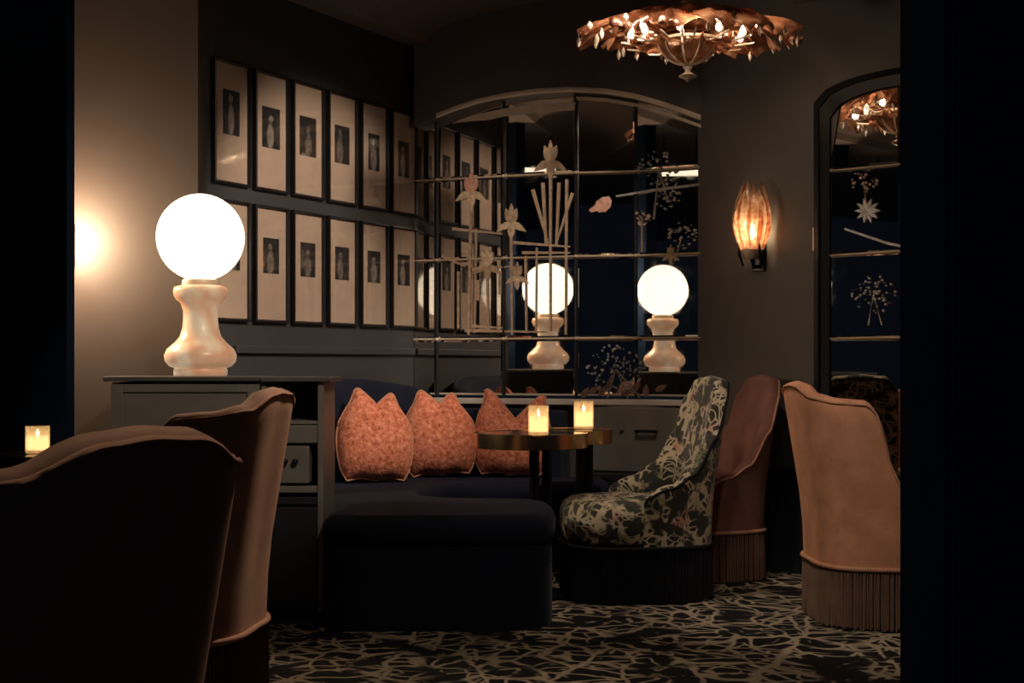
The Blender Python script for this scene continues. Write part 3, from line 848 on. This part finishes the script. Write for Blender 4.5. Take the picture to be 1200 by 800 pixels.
# ------------------------------------------------------------------ cabinet with the globe lamp
def cabinet():
    kf = 0.00325; Y0 = F*kf
    X = lambda u: (u-600)*kf
    Z = lambda v: EYE + (425-v)*kf
    x0, x1, xm = X(131), X(379), X(309)
    zt = Z(441)
    root = thing('cabinet', 'dark grey painted cabinet with open niche and drawer carrying the globe lamp', 'cabinet', ((x0+x1)/2, Y0+0.25, 0))
    sh = Vector(root.location)
    def bx(a, b): 
        return MB().box(Vector(a)-sh, Vector(b)-sh)
    D = 0.36
    t = 0.022
    m = M['cabinet']
    bx((x0, Y0, 0.05), (x0+t, Y0+D, zt-0.022)).build('side_panel', m, root, bevel=0.002)
    bx((xm-t/2, Y0+0.005, 0.05), (xm+t/2, Y0+D, zt-0.022)).build('side_panel', m, root, bevel=0.002)
    bx((x1-t, Y0, 0.05), (x1, Y0+D, zt-0.022)).build('side_panel', m, root, bevel=0.002)
    bx((x0+t, Y0+D-0.015, 0.05), (x1-t, Y0+D, zt-0.022)).build('back_panel', M['cabinet_dark'], root)
    bx((x0+0.02, Y0+0.03, 0.0), (x1-0.02, Y0+D-0.02, 0.05)).build('plinth', M['cabinet_dark'], root)
    bx((X(122), Y0-0.02, zt-0.018), (X(305), Y0+D+0.01, zt)).build('worktop', M['cabinet_top'], root, bevel=0.004)
    bx((X(305)+0.002, Y0-0.02, zt-0.020), (X(388), Y0+D+0.01, zt-0.002)).build('worktop', M['cabinet_top'], root, bevel=0.004)
    bx((x0+t, Y0+0.02, zt-0.045), (xm-t/2, Y0+D-0.02, zt-0.022)).build('rail', M['cabinet_dark'], root)
    # framed doors on the left half
    da, db = x0+0.004, xm-t/2-0.002
    for (a, b) in ((da, (da+db)/2-0.0015), ((da+db)/2+0.0015, db)) if False else ((da, db),):
        dz0, dz1 = 0.07, Z(450)
        d = bx((a, Y0-0.020, dz0), (b, Y0-0.001, dz1)).build('door', m, root, bevel=0.003)
        mb = MB(); fwd = 0.045
        mb.box(Vector((a, Y0-0.028, dz0))-sh, Vector((a+fwd, Y0-0.0205, dz1))-sh)
        mb.box(Vector((b-fwd, Y0-0.028, dz0))-sh, Vector((b, Y0-0.0205, dz1))-sh)
        mb.box(Vector((a+fwd, Y0-0.028, dz1-0.03))-sh, Vector((b-fwd, Y0-0.0205, dz1))-sh)
        mb.box(Vector((a+fwd, Y0-0.028, dz0))-sh, Vector((b-fwd, Y0-0.0205, dz0+fwd))-sh)
        mb.build('door_frame', m, d, bevel=0.002)
    # right half: open niche, drawer, stepped ledges, kick door
    ra, rb = xm+t/2+0.001, x1-t-0.001
    bx((ra, Y0+0.004, Z(497)), (rb, Y0+D-0.02, Z(493))).build('shelf', m, root, bevel=0.002)
    bx((ra, Y0-0.014, Z(519)), (rb, Y0+0.02, Z(498))).build('apron', m, root, bevel=0.004)
    d = bx((ra, Y0-0.010, Z(566)), (rb-0.03, Y0+0.3, Z(522))).build('drawer', m, root, bevel=0.004)
    for du in (-5, 7):
        c = Vector(((340+du-600)*kf, Y0-0.024, Z(540))) - sh
        MB().lathe([(0.003,-0.010),(0.010,-0.006),(0.012,0),(0.010,0.006),(0.003,0.010)], c, 12).build('knob', M['black_metal'], d, smooth=60)
    bx((ra, Y0-0.012, Z(577)), (rb, Y0+0.02, Z(569))).build('ledge', m, root, bevel=0.003)
    bx((ra, Y0-0.006, Z(591)), (rb, Y0+0.02, Z(582))).build('ledge', M['cabinet_dark'], root, bevel=0.003)
    bx((ra, Y0-0.003, 0.06), (rb, Y0+0.015, Z(594))).build('door', M['cabinet_dark'], root, bevel=0.003)
    return zt
CAB_TOP = cabinet()
def globe_lamp():
    k = 0.0034
    P = at(235, 438, k)
    root = thing('globe_lamp', 'glowing white globe lamp on a veined alabaster base on the grey cabinet', 'table lamp', (P.x, P.y, CAB_TOP + 0.0005))
    z = lambda v: (438-v)*k
    prof = [(29,438),(31,437),(31,431),(30,429),(36,427),(41,421),(42,414),(39,407),(30,399),(24,392),(21,382),(20,372),(20,362),(23,353),(28,349),(31,344),(31.5,338),(30,334),(24,332.5)]
    MB().lathe([(r*k, z(v)) for r, v in prof], n=40).build('alabaster_base', M['alabaster'], root, smooth=70)
    MB().lathe([(21*k, z(333)), (21.5*k, z(331)), (21*k, z(326)), (17*k, z(325))], n=32).build('fitter_ring', M['champagne'], root, smooth=40)
    R = 51*k; n = 24
    MB().lathe([(max(0.0008, R*math.sin(PI*i/n)), z(276) - R*math.cos(PI*i/n)) for i in range(n+1)], n=40).build('globe', M['globe'], root, smooth=80)
globe_lamp()

# ------------------------------------------------------------------ banquette
def banquette():
    zs = 0.43
    root = thing('banquette', 'curved navy velvet banquette wrapping the corner under the mirror', 'banquette', (-0.1, 6.4, 0))
    sh = Vector(root.location)
    # seat: a thick horseshoe swept along its centre line (C shape, open to the right)
    ocurve = catmull([(-0.10,5.40),(-0.40,5.40),(-0.66,5.41),(-0.705,5.56),(-0.70,5.97),(-1.12,6.42),(-1.02,6.80),(-0.84,7.14),(-0.66,7.46),(-0.38,7.56),(-0.02,7.44),(0.26,7.31),(0.48,7.29)], 60)
    icurve = catmull([(-0.10,6.16),(-0.24,6.17),(-0.38,6.30),(-0.42,6.50),(-0.33,6.76),(-0.12,6.93),(0.15,6.95),(0.36,6.92),(0.50,6.90)], 60)
    cl = [((a+c)/2, (b+d)/2) for (a, b), (c, d) in zip(ocurve, icurve)]
    outer = [Vector(p) for p in ocurve]; inner = [Vector(p) for p in icurve]
    # end cap arc
    ring = inner + outer[::-1]
    a0 = outer[0]; a1 = inner[0]; ax = (a0-a1)/2; mid = (a0+a1)/2
    dr = Vector((cl[0][0]-cl[1][0], cl[0][1]-cl[1][1])).normalized()
    arc = []
    for j in range(1, 12):
        t = PI*j/12; s = abs(math.sin(t))**0.6; cc = math.copysign(abs(math.cos(t))**0.6, math.cos(t))
        arc.append(mid + ax*cc + dr*(0.26*s))
    ring = ring + arc
    cen = sum(ring, Vector((0,0)))/len(ring)
    def offs(ring, d):
        n = len(ring); out = []
        for i in range(n):
            e = (ring[(i+1)%n]-ring[i-1]).normalized(); out.append(ring[i] + Vector((e.y,-e.x))*d)
        return out
    # orientation sign
    area = sum(ring[i].x*ring[(i+1)%len(ring)].y - ring[(i+1)%len(ring)].x*ring[i].y for i in range(len(ring)))
    sg = -1 if area > 0 else 1
    def level(d, z): return [Vector((p.x, p.y, z)) - sh for p in offs(ring, sg*d)]
    rows = [level(0.0, 0.0), level(0.0, 0.20), level(0.0, zs-0.115)]
    MB().grid(rows, closed=True, cap=True).build('base', M['navy_velvet'], root, smooth=50)
    rows = [level(0.0, zs-0.11), level(-0.012, zs-0.10), level(-0.014, zs-0.05), level(-0.006, zs-0.022), level(0.014, zs-0.006), level(0.04, zs)]
    mb = MB().grid(rows, closed=True)
    # fill the top between inner and outer
    n = len(cl)
    top = [Vector((p.x, p.y, zs)) - sh for p in offs(ring, sg*0.04)]
    base_i = len(mb.v); mb.add(top, [])
    L = len(ring)
    for i in range(n-1):
        mb.f.append((base_i+i, base_i+i+1, base_i+2*n-2-i, base_i+2*n-1-i))
    mb.f.append(tuple([base_i+0, base_i+2*n-1] + [base_i+2*n+j for j in range(11)]))
    bot = [Vector((p.x, p.y, zs-0.11)) - sh for p in ring]; base_i = len(mb.v); mb.add(bot, [])
    mb.build('seat_cushion', M['navy_velvet'], root, smooth=50)
    # back along the left wall, swinging round under the mirror ledge
    a = CORNER - LD*1.68 + LN*0.02; pts = [(a.x, a.y, 0.935)]
    for s in (1.3, 0.9, 0.55):
        b = CORNER - LD*s + LN*0.02; pts.append((b.x, b.y, 0.93 - 0.012*(1.68-s)))
    b = CORNER + LN*0.15 - LD*0.17; pts.append((b.x, b.y, 0.86))
    for u, z in ((540, 0.775), (600, 0.77), (655, 0.765), (676, 0.76)):
        q = Vector(((u-600)*kfac(u), F*kfac(u), 0)) + off*3.2; pts.append((q.x, q.y, z))
    bl = catmull(pts, 48)
    rows = []
    for i, (x, y, z) in enumerate(bl):
        p0 = Vector(bl[max(0,i-1)][:2]); p1 = Vector(bl[min(47,i+1)][:2]); d = (p1-p0).normalized(); nrm = Vector((d.y, -d.x))
        row = []
        for o_, zz in ((0.0, 0.30), (0.0, z-0.02), (0.012, z-0.004), (0.04, z), (0.075, z-0.008), (0.095, z-0.03), (0.115, z-0.2), (0.13, 0.40), (0.13, 0.30)):
            row.append(Vector((x + nrm.x*o_, y + nrm.y*o_, zz)) - sh)
        rows.append(row)
    MB().grid(rows, closed=True, cap=True).build('backrest', M['navy_velvet'], root, smooth=50)
banquette()

# ------------------------------------------------------------------ pillows
def pillow(loc, rz, lean, roll, w, h, ears, notch, label):
    """chopped square cushion: two peaked ears and a dent between"""
    n = 22; rows_f, rows_b = [], []
    for j in range(n+1):
        t = j/n; rf = []; rb = []
        for i in range(n+1):
            s = -1 + 2*i/n
            wid = w/2*(0.82 + 0.22*math.sin(PI*min(1, t*1.15))**0.8) 
            if t > 0.62:
                q = (t-0.62)/0.38; wid *= 1 - (1-ears*1.28)*q**1.25
            x = s*wid
            e = (abs(s)-0.78)/0.22
            topz = h*(1 - notch*max(0, 1-abs(s)/0.92)**1.1 - (0.05 if s > 0 else 0) - 0.05*max(0, e))
            z = topz*t - (0.02*h*(1-s*s))*(1-t)*0 + 0.012*math.sin(PI*abs(s))*(1-t)
            if t < 0.12: x *= 1 - 0.5*(0.12-t)
            puff = 0.085*(max(0, 1-abs(s)**3.2)**0.6)*(max(0, 1-abs(2*t-1)**3.0)**0.6)
            puff *= 1 - 0.25*math.exp(-(s/0.35)**2)*max(0, t-0.45)*2
            rf.append((x, -puff-0.001, z)); rb.append((x, puff*0.85+0.001, z))
        rows_f.append(rf); rows_b.append(rb)
    mb = MB().grid(rows_f); k0 = len(mb.v); mb.grid(rows_b)
    # stitch the edge
    N1 = n+1
    edge = [i for i in range(N1)] + [j*N1+n for j in range(1, N1)] + [n*N1+i for i in range(n-1, -1, -1)] + [j*N1 for j in range(n-1, 0, -1)]
    for a, b in zip(edge, edge[1:]+edge[:1]): mb.f.append((a, b, k0+b, k0+a))
    root = thing('pillow', label, 'pillow', loc, 0, 'coral pillows on the banquette')
    root.rotation_euler = (lean, roll, rz)
    mb.build('cover', M['pillow'], root, smooth=80)
    r = []
    for a in edge: r.append(Vector(mb.v[a])*1.0)
    MB().tube(r, 0.005, 6, closed=True).build('piping', M['piping'], root, smooth=80)
    return root
def pil(u, vb, k, rz, lean, roll, wpx, hpx, ears, notch, label):
    P = at(u, vb, k); P.z = 0.44
    return pillow((P.x, P.y, P.z), rz, lean, roll, wpx*k, hpx*k, ears, notch, label)
pil(440, 570, 0.00405, math.radians(18), -0.16, 0.02, 88, 112, 0.52, 0.17, 'coral pillow nearest the grey cabinet with two peaked corners')
pil(517, 556, 0.00425, math.radians(4), -0.16, -0.06, 84, 104, 0.50, 0.16, 'middle coral pillow leaning with its base turned toward the table')
pil(598, 550, 0.00425, math.radians(-10), -0.16, 0.03, 88, 104, 0.80, 0.34, 'coral pillow behind the brass rimmed table with a deep notch')

# ------------------------------------------------------------------ tables and candles
def cocktail_table(u, k, r, z, label, legs_u, group='round cocktail tables', rim='brass'):
    P = at(u, 425, k); P.z = 0
    root = thing('cocktail_table', label, 'table', P, 0, group)
    MB().lathe([(r-0.006, z-0.012), (r-0.006, z), (0.001, z)], n=48).build('table_top', M['table_top'], root, smooth=30)
    MB().lathe([(r-0.007, z-0.062), (r, z-0.060), (r+0.001, z-0.03), (r, z+0.001), (r-0.006, z+0.002), (r-0.007, z-0.061)], n=64, cap=False).build('rim', M[rim], root, smooth=35)
    MB().lathe([(0.001, z-0.058), (r-0.008, z-0.058), (r-0.008, z-0.013), (0.001, z-0.013)], n=40).build('underframe', M['black_metal'], root, smooth=30)
    for lu, dy in legs_u:
        x = (lu-600)*k - P.x
        leg = MB().lathe([(0.024, 0.02), (0.022, 0.03), (0.022, z-0.059)], (x, dy, 0), 14).build('leg', M['black_metal'], root, smooth=40)
        MB().lathe([(0.0235, 0.28), (0.026, 0.284), (0.026, 0.296), (0.0235, 0.30)], (x, dy, 0), 14).build('brass_collar', M['brass'], leg, smooth=40)
    xm = sum((lu-600)*k - P.x for lu, _ in legs_u)/len(legs_u)
    MB().lathe([(0.135, 0.0), (0.135, 0.012), (0.12, 0.02), (0.02, 0.022)], (xm, 0, 0), 32).build('foot', M['black_metal'], root, smooth=40)
    return root
M['table_top'] = plain('dark_mirror_table_top', (0.05, 0.045, 0.042), 0.08, 0.3)
TZ = 0.70
cocktail_table(622, 0.00366, 0.245, TZ, 'nearer round table with a deep brass rim in front of the notched pillow', [(626, 0.0), (641, 0.03)])
cocktail_table(670, 0.0039, 0.185, TZ-0.005, 'farther round table with a brass rim, tucked behind the nearer one', [(680, 0.0), (690, 0.03)])
def votive(loc, label, hgt, r):
    root = thing('candle_glass', label, 'candle', loc, 0, 'lit candles in glass tumblers')
    MB().lathe([(r*0.94, 0.001), (r, 0.006), (r, hgt), (r-0.003, hgt), (r-0.003, 0.012), (0.001, 0.011)], n=28).build('tumbler', M['votive'], root, smooth=40)
    w = MB().lathe([(r-0.005, 0.013), (r-0.005, hgt*0.62), (0.001, hgt*0.60)], n=24).build('wax', M['wax'], root, smooth=40)
    MB().lathe([(0.001, hgt*0.61), (0.005, hgt*0.66), (0.0065, hgt*0.72), (0.004, hgt*0.80), (0.0008, hgt*0.88)], n=10).build('flame', M['flame'], root, smooth=60)
    return root
def on(u, k, z): 
    P = at(u, 425, k); P.z = z; return P
votive(on(631, 0.00352, TZ+0.003), 'lit candle glass on the nearer brass rimmed table', 0.122, 0.042)
votive(on(684, 0.0039, TZ-0.002), 'lit candle glass on the farther brass rimmed table', 0.128, 0.045)
SK = 0.0031
side_z = EYE - (532-425)*SK
cocktail_table(45, SK, 0.19, side_z, 'dark round side table mostly hidden behind the left foreground armchair', [(45, 0.0), (58, 0.03)], rim='black_metal')
votive(on(44, SK, side_z+0.003), 'lit candle glass glowing over the left foreground armchair', 0.100, 0.043)

# ------------------------------------------------------------------ armchairs
def chair_path(wd, n=41, arm=0.16):
    half = [(0.0,-0.34), (0.17*wd,-0.335), (0.29*wd,-0.27), (0.345*wd,-0.12), (0.35*wd,0.04), (0.335*wd,arm)]
    pts = [(-x, y) for x, y in half[::-1]] + half[1:]
    return catmull(pts, n)
WING = [(0.0, 0.930), (0.10, 0.925), (0.28, 0.885), (0.46, 0.868), (0.565, 0.862), (0.605, 0.83), (0.655, 0.60), (0.70, 0.525), (0.78, 0.492), (1.0, 0.470)]
SLOPE = [(0.0, 0.945), (0.16, 0.935), (0.30, 0.86), (0.42, 0.70), (0.56, 0.55), (0.70, 0.495), (0.86, 0.46), (1.0, 0.425)]
def armchair(label, loc, face, prof, cloth, fringe, piping, seat_mat=None, bscale=1.0, width=1.0, seat_front=0.34, arm=0.16, fringe_top=0.235, group='fringed barrel armchairs', lean=0.13, zscale=1.0):
    """local +Y is the front of the chair; face = plan angle of the front from +Y, clockwise"""
    root = thing('armchair', label, 'chair', loc, -face, group)
    n = 101
    path = [(x, y*bscale if y < 0 else y) for x, y in chair_path(width, n, arm)]
    cx, cy = 0.0, -0.02
    th = 0.062
    rows = []
    tops = []
    for i, (x, y) in enumerate(path):
        t = abs(-1 + 2*i/(n-1))
        H = lerp(prof, t)*zscale
        a = Vector(path[max(0,i-1)]); b = Vector(path[min(n-1,i+1)]); d = (b-a).normalized(); nin = Vector((-d.y, d.x))
        if nin.dot(Vector((cx-x, cy-y))) < 0: nin = -nin
        def pos(o_, z):
            q = Vector((x, y)) + nin*o_
            s = 0.90 + 0.16*(z-0.2)/0.75
            yy = q.y*(0.94 + 0.06*(z-0.2)/0.75)
            bk = max(0.0, (z-0.42)); yy -= lean*bk*(1.0 if y < 0.05 else 0.9) 
            return Vector((q.x*s, yy, z))
        z0 = fringe_top
        row = []
        for f in (0.0, 0.2, 0.4, 0.6, 0.8, 0.93): row.append(pos(0.0, z0 + (H-0.03-z0)*f))
        row.append(pos(0.0, H-0.024)); row.append(pos(0.008, H-0.008)); row.append(pos(th*0.5, H)); row.append(pos(th-0.008, H-0.008)); row.append(pos(th, H-0.026))
        for f in (0.85, 0.6, 0.3, 0.0): 
            zb = 0.34; zz = zb + (max(H-0.03, zb+0.01)-zb)*f
            row.append(pos(th + 0.02*math.sin(PI*f), zz))
        rows.append(row); tops.append(pos(0.001, H-0.018))
    MB().grid(rows, closed=True, cap=True).build('shell', cloth, root, smooth=60)
    MB().tube(tops, 0.006, 6).build('piping', piping, root, smooth=60)
    # closed seat outline: shell plan plus bowed front
    s0 = 0.905
    back = [Vector((x*s0, y*0.945)) for x, y in path]
    xe, ye = back[-1]; front = []
    m = 16
    for j in range(1, m):
        t = PI*j/m
        front.append(Vector((xe*math.copysign(abs(math.cos(t))**0.7, math.cos(t)), ye + (seat_front-ye)*(math.sin(t)**0.7))))
    ring = back + front
    # seat cushion sits inside the shell and bows out in front
    def seat_ring(d, z):
        out = []
        for p_ in ring:
            q = p_.copy()
            inside = th+0.004 if q.y < ye-0.01 else 0.0
            r = q.length; q = q*(max(0.02, r-inside*1.05-d)/r); out.append((q.x, q.y, z))
        return out
    zb = fringe_top + 0.005
    rows = [seat_ring(0.02, zb), seat_ring(0.004, zb+0.02), seat_ring(-0.006, zb+0.07), seat_ring(-0.004, zb+0.13), seat_ring(0.012, zb+0.165), seat_ring(0.045, zb+0.183), seat_ring(0.12, zb+0.192), seat_ring(0.22, zb+0.196)]
    MB().grid(rows, closed=True, cap=True).build('seat', seat_mat or cloth, root, smooth=60)
    def base_ring(d, z): return [(p_.x*(1-d/0.33), p_.y*(1-d/0.33), z) for p_ in ring]
    MB().grid([base_ring(0.03, 0.0), base_ring(0.03, fringe_top+0.004)], closed=True, cap=True).build('base', M['cabinet_dark'], root, smooth=60)
    MB().tube(base_ring(-0.004, fringe_top-0.004), 0.009, 8, closed=True).build('fringe_band', piping, root, smooth=60)
    # fringe: hanging threads all the way round
    pts = [Vector(p_) for p_ in base_ring(-0.002, 0)]
    per = [0.0]
    for a, b in zip(pts, pts[1:]+pts[:1]): per.append(per[-1] + (b-a).length)
    tot = per[-1]; cnt = int(tot/0.0085); mb = MB(); rnd = random.Random(hash(label) % 1000 if False else len(label))
    j = 0
    for q in range(cnt):
        s = tot*q/cnt
        while per[j+1] < s: j += 1
        a = pts[j]; b = pts[(j+1) % len(pts)]; t = (s-per[j])/(per[j+1]-per[j]+1e-9)
        c = a.lerp(b, t); d = (b-a).normalized(); o_ = Vector((d.y,-d.x,0))
        w = 0.0042; jit = rnd.uniform(-0.004, 0.004); zb_ = rnd.uniform(0.004, 0.014)
        rr = []
        for z, k_ in ((fringe_top-0.004, 0.7), ((fringe_top+zb_)/2, 1.0), (zb_, 0.8)):
            cc = c + o_*(jit*(fringe_top-z)/fringe_top) + d*(jit*0.5)
            rr.append([cc + d*w*k_ + Vector((0,0,z)), cc - o_*w*k_ + Vector((0,0,z)), cc - d*w*k_ + Vector((0,0,z)), cc + o_*w*k_ + Vector((0,0,z))])
        mb.grid(rr, closed=True)
    mb.build('fringe', fringe, root, smooth=60, kind='stuff')
    return root
def on_floor(u, k): return Vector(((u-600)*k, F*k, 0.0))
R = math.radians
# patterned chair in the middle, facing left
armchair('botanical patterned armchair with black fringe beside the brass rimmed tables', on_floor(752, 0.00368), R(-103), SLOPE, M['botanical'], M['fringe_black'], M['fringe_black'], arm=0.08, seat_front=0.34, lean=0.12, width=0.85, bscale=0.84)
# dusty rose chair behind it
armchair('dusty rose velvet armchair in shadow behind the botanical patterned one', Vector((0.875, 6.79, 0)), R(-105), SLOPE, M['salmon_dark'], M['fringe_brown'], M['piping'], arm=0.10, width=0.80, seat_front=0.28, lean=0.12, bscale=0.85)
# salmon chair at the right, facing right
armchair('salmon velvet armchair with long taupe fringe by the dark right jamb', on_floor(1046, 0.00335), R(88), WING, M['salmon'], M['fringe_pink'], M['piping'], seat_front=0.36, arm=0.2, fringe_top=0.235)
# two cocoa chairs at the left, turned away from us
armchair('cocoa velvet armchair with a lit pale top rail in front of the grey cabinet', Vector((-1.07, 4.25, 0)), R(-84), WING, M['brown'], M['fringe_brown'], M['piping'], lean=0.13)
armchair('dark cocoa armchair nearest the camera at left, seen from behind', Vector((-0.845, 2.10, 0)), R(-66), WING, M['brown'], M['fringe_brown'], M['piping'], lean=0.13, zscale=0.985)

# ------------------------------------------------------------------ chandelier
def chandelier():
    k = 0.0036
    P = at(806, 425, k)
    zc = ceil_z(P.x, P.y)
    root = thing('chandelier', 'amber glass leaf chandelier with a small bowl hanging from the vaulted ceiling', 'chandelier', (P.x, P.y, zc))
    z = lambda v: EYE + (425-v)*k - zc
    MB().lathe([(0.07, -0.001), (0.07, -0.015), (0.04, -0.03), (0.015, -0.04)], n=24).build('ceiling_rose', M['champagne'], root, smooth=40)
    MB().tube([(0,0,-0.03), (0,0,z(18))], 0.011, 10).build('stem', M['champagne'], root, smooth=40)
    for v, r in ((3, 0.030), (12, 0.036)):
        MB().lathe([(0.012, -0.016), (r, -0.004), (r, 0.004), (0.012, 0.016)], (0,0,z(v)), 16).build('stem_knop', M['crystal'], root, smooth=40)
    rnd = random.Random(5)
    EL = 0.72
    def leaf(a, r0, r1, z0, z1, w, hump, seed):
        rows = []; nl, nw = 10, 8
        for i in range(nl+1):
            t = i/nl; r = r0 + (r1-r0)*t
            zz = z0 + (z1-z0)*(t**1.5) + hump*math.sin(PI*t)
            ww = w*(0.35 + 0.65*math.sin(PI*(0.12+0.70*t)))*(1 if t < 0.9 else 0.75)
            ww *= 1 + 0.14*math.sin(t*26 + seed)
            row = []
            for q in range(nw+1):
                s = -1 + 2*q/nw
                rr = r + 0.02*math.sin(3*s+seed)*t - 0.05*abs(s)*t
                px = rr*math.cos(a) - math.sin(a)*ww*s; py = EL*(rr*math.sin(a) + math.cos(a)*ww*s)
                pz = zz - 0.018*abs(s)**1.6*(0.3+t) + 0.012*math.sin(9*s + 7*t + seed)*t
                row.append((px, py, pz))
            rows.append(row)
        o = MB().grid(rows).build('glass_leaf', M['amber'], root, smooth=70)
        so = o.modifiers.new('solid', 'SOLIDIFY'); so.thickness = 0.004
    for j in range(13):
        leaf(2*PI*j/13 + rnd.uniform(-.08,.08), 0.10, 0.47 + rnd.uniform(-.02,.03), z(38), z(43 + rnd.uniform(-2,4)), 0.105, 0.055, j*1.7)
    for j in range(10):
        leaf(2*PI*(j+0.4)/10 + rnd.uniform(-.1,.1), 0.05, 0.32 + rnd.uniform(-.02,.03), z(26), z(30), 0.085, 0.045, j*2.3+1)
    for j in range(8):
        leaf(2*PI*(j+0.2)/8, 0.10, 0.25, z(48), z(50), 0.06, -0.01, j*3.1+2)
    # crystal drops on the leaf tips
    for j in range(22):
        a = 2*PI*j/22 + rnd.uniform(-.08,.08); r = rnd.choice((0.30, 0.40, 0.46)); zz = z(52 if r < 0.4 else 48) + rnd.uniform(-.015,.01)
        MB().lathe([(0.002, 0.022), (0.009, 0.004), (0.008, -0.008), (0.002, -0.022)], (r*math.cos(a), EL*r*math.sin(a), zz), 8).build('crystal_drop', M['crystal'], root)
    for j in range(16):
        a = 2*PI*j/16 + rnd.uniform(-.1,.1); r = rnd.choice((0.24, 0.34, 0.44))
        MB().lathe([(0.002, 0.016), (0.012, 0.004), (0.012, -0.006), (0.002, -0.016)], (r*math.cos(a), EL*r*math.sin(a), z(27 + 60*(r-0.2)) + 0.02), 8).build('crystal_bead', M['crystal'], root)
    # bowl: rim ring, ribs, lower ring, finial
    def circ(r, v, n=36): return [(r*math.cos(2*PI*i/n), r*math.sin(2*PI*i/n), z(v)) for i in range(n)]
    MB().tube(circ(0.125, 48), 0.007, 8, closed=True).build('bowl_ring', M['champagne'], root, smooth=40)
    MB().lathe([(0.118*math.cos(t*PI/2*0.98) + 0.002, z(50) - 0.085*math.sin(t*PI/2)) for t in [i/8 for i in range(9)]], n=28, cap=False).build('bowl', M['amber'], root, smooth=70)
    for j in range(10):
        a = 2*PI*j/10
        MB().tube([(0.125*math.cos(t*PI/2)*math.cos(a), 0.125*math.cos(t*PI/2)*math.sin(a), z(48) - 0.10*math.sin(t*PI/2)) for t in [i/7*0.93 for i in range(8)]], 0.0045, 6).build('rib', M['champagne'], root, smooth=60)
    for j in range(12):
        a = 2*PI*j/12
        MB().tube([(0.125*math.cos(a), 0.125*math.sin(a), z(48)), (0.20*math.cos(a), 0.20*math.sin(a), z(54)), (0.28*math.cos(a), 0.28*math.sin(a), z(50))], 0.0045, 6).build('arm', M['champagne'], root, smooth=60)
    MB().lathe([(0.004, z(77)), (0.022, z(78.5)), (0.012, z(82)), (0.010, z(84)), (0.040, z(89)), (0.034, z(91)), (0.014, z(93)), (0.003, z(96))], n=16).build('finial', M['crystal'], root, smooth=40)
    for j in range(9):
        a = 2*PI*j/9 + 0.3
        MB().lathe([(0.002, -0.02), (0.012, -0.012), (0.014, 0.002), (0.008, 0.016), (0.002, 0.026)], (0.24*math.cos(a), EL*0.24*math.sin(a), z(41)), 10).build('bulb', M['bulb_small'], root, smooth=60)
    for j in range(5):
        a = 2*PI*j/5 + 0.9
        d = bpy.data.lights.new('chandelier_light', 'POINT'); d.energy = 1.2; d.color = (1.0, 0.74, 0.50); d.shadow_soft_size = 0.014
        lo = bpy.data.objects.new('chandelier_light', d); COL.objects.link(lo); lo.parent = root
        lo.location = (0.30*math.cos(a), EL*0.30*math.sin(a), z(44))
M['bulb_small'] = emitter('chandelier_bulb', (1.0, 0.72, 0.45), 5, 0.0)
chandelier()
# slim lit bar hanging out of frame by the left partition: the arched mirror shows it
def bar_lamp():
    c = Vector((-1.96, 5.06, 2.43)); ax = Vector((0.626, -0.782, 0)).normalized()
    zc = ceil_z(c.x, c.y)
    root = thing('bar_lamp', 'slim lit bar lamp hanging high beyond the dark left partition', 'ceiling light', c, math.atan2(ax.y, ax.x))
    MB().box((-0.15, -0.02, -0.025), (0.15, 0.02, 0.025)).build('light_bar', emitter('bar_lamp_glow', (1.0, 0.86, 0.66), 1.6, 0.0), root, bevel=0.004)
    MB().box((-0.16, -0.025, 0.0255), (0.16, 0.025, 0.045)).build('housing', M['black_metal'], root, bevel=0.003)
    for x in (-0.12, 0.12): MB().tube([(x, 0, 0.045), (x, 0, zc - c.z - 0.002)], 0.006, 8).build('rod', M['black_metal'], root, smooth=40)
bar_lamp()

# ------------------------------------------------------------------ downlight housings in the ceiling (out of the frame), added fills included
for n, l, t, w, a in DOWNLIGHTS:
    zc = ceil_z(l[0], l[1])
    root = thing('ceiling_downlight', 'small black ceiling downlight aimed at the %s' % {'chair': 'salmon armchair', 'pillow': 'coral pillows', 'table': 'brass tables', 'carpet': 'open carpet', 'cabinet': 'grey cabinet as added fill', 'frames': 'framed photographs', 'mirror': 'painted mirror as added fill', 'lounge_fill': 'nearest cocoa armchair as added fill', 'rail': 'farther cocoa armchair'}[n], 'ceiling light', (l[0], l[1], zc), 0, 'ceiling downlights')
    MB().lathe([(0.055, -0.001), (0.055, -0.012), (0.048, -0.012), (0.048, -0.001)], n=24).build('trim_ring', M['black_metal'], root, smooth=40)
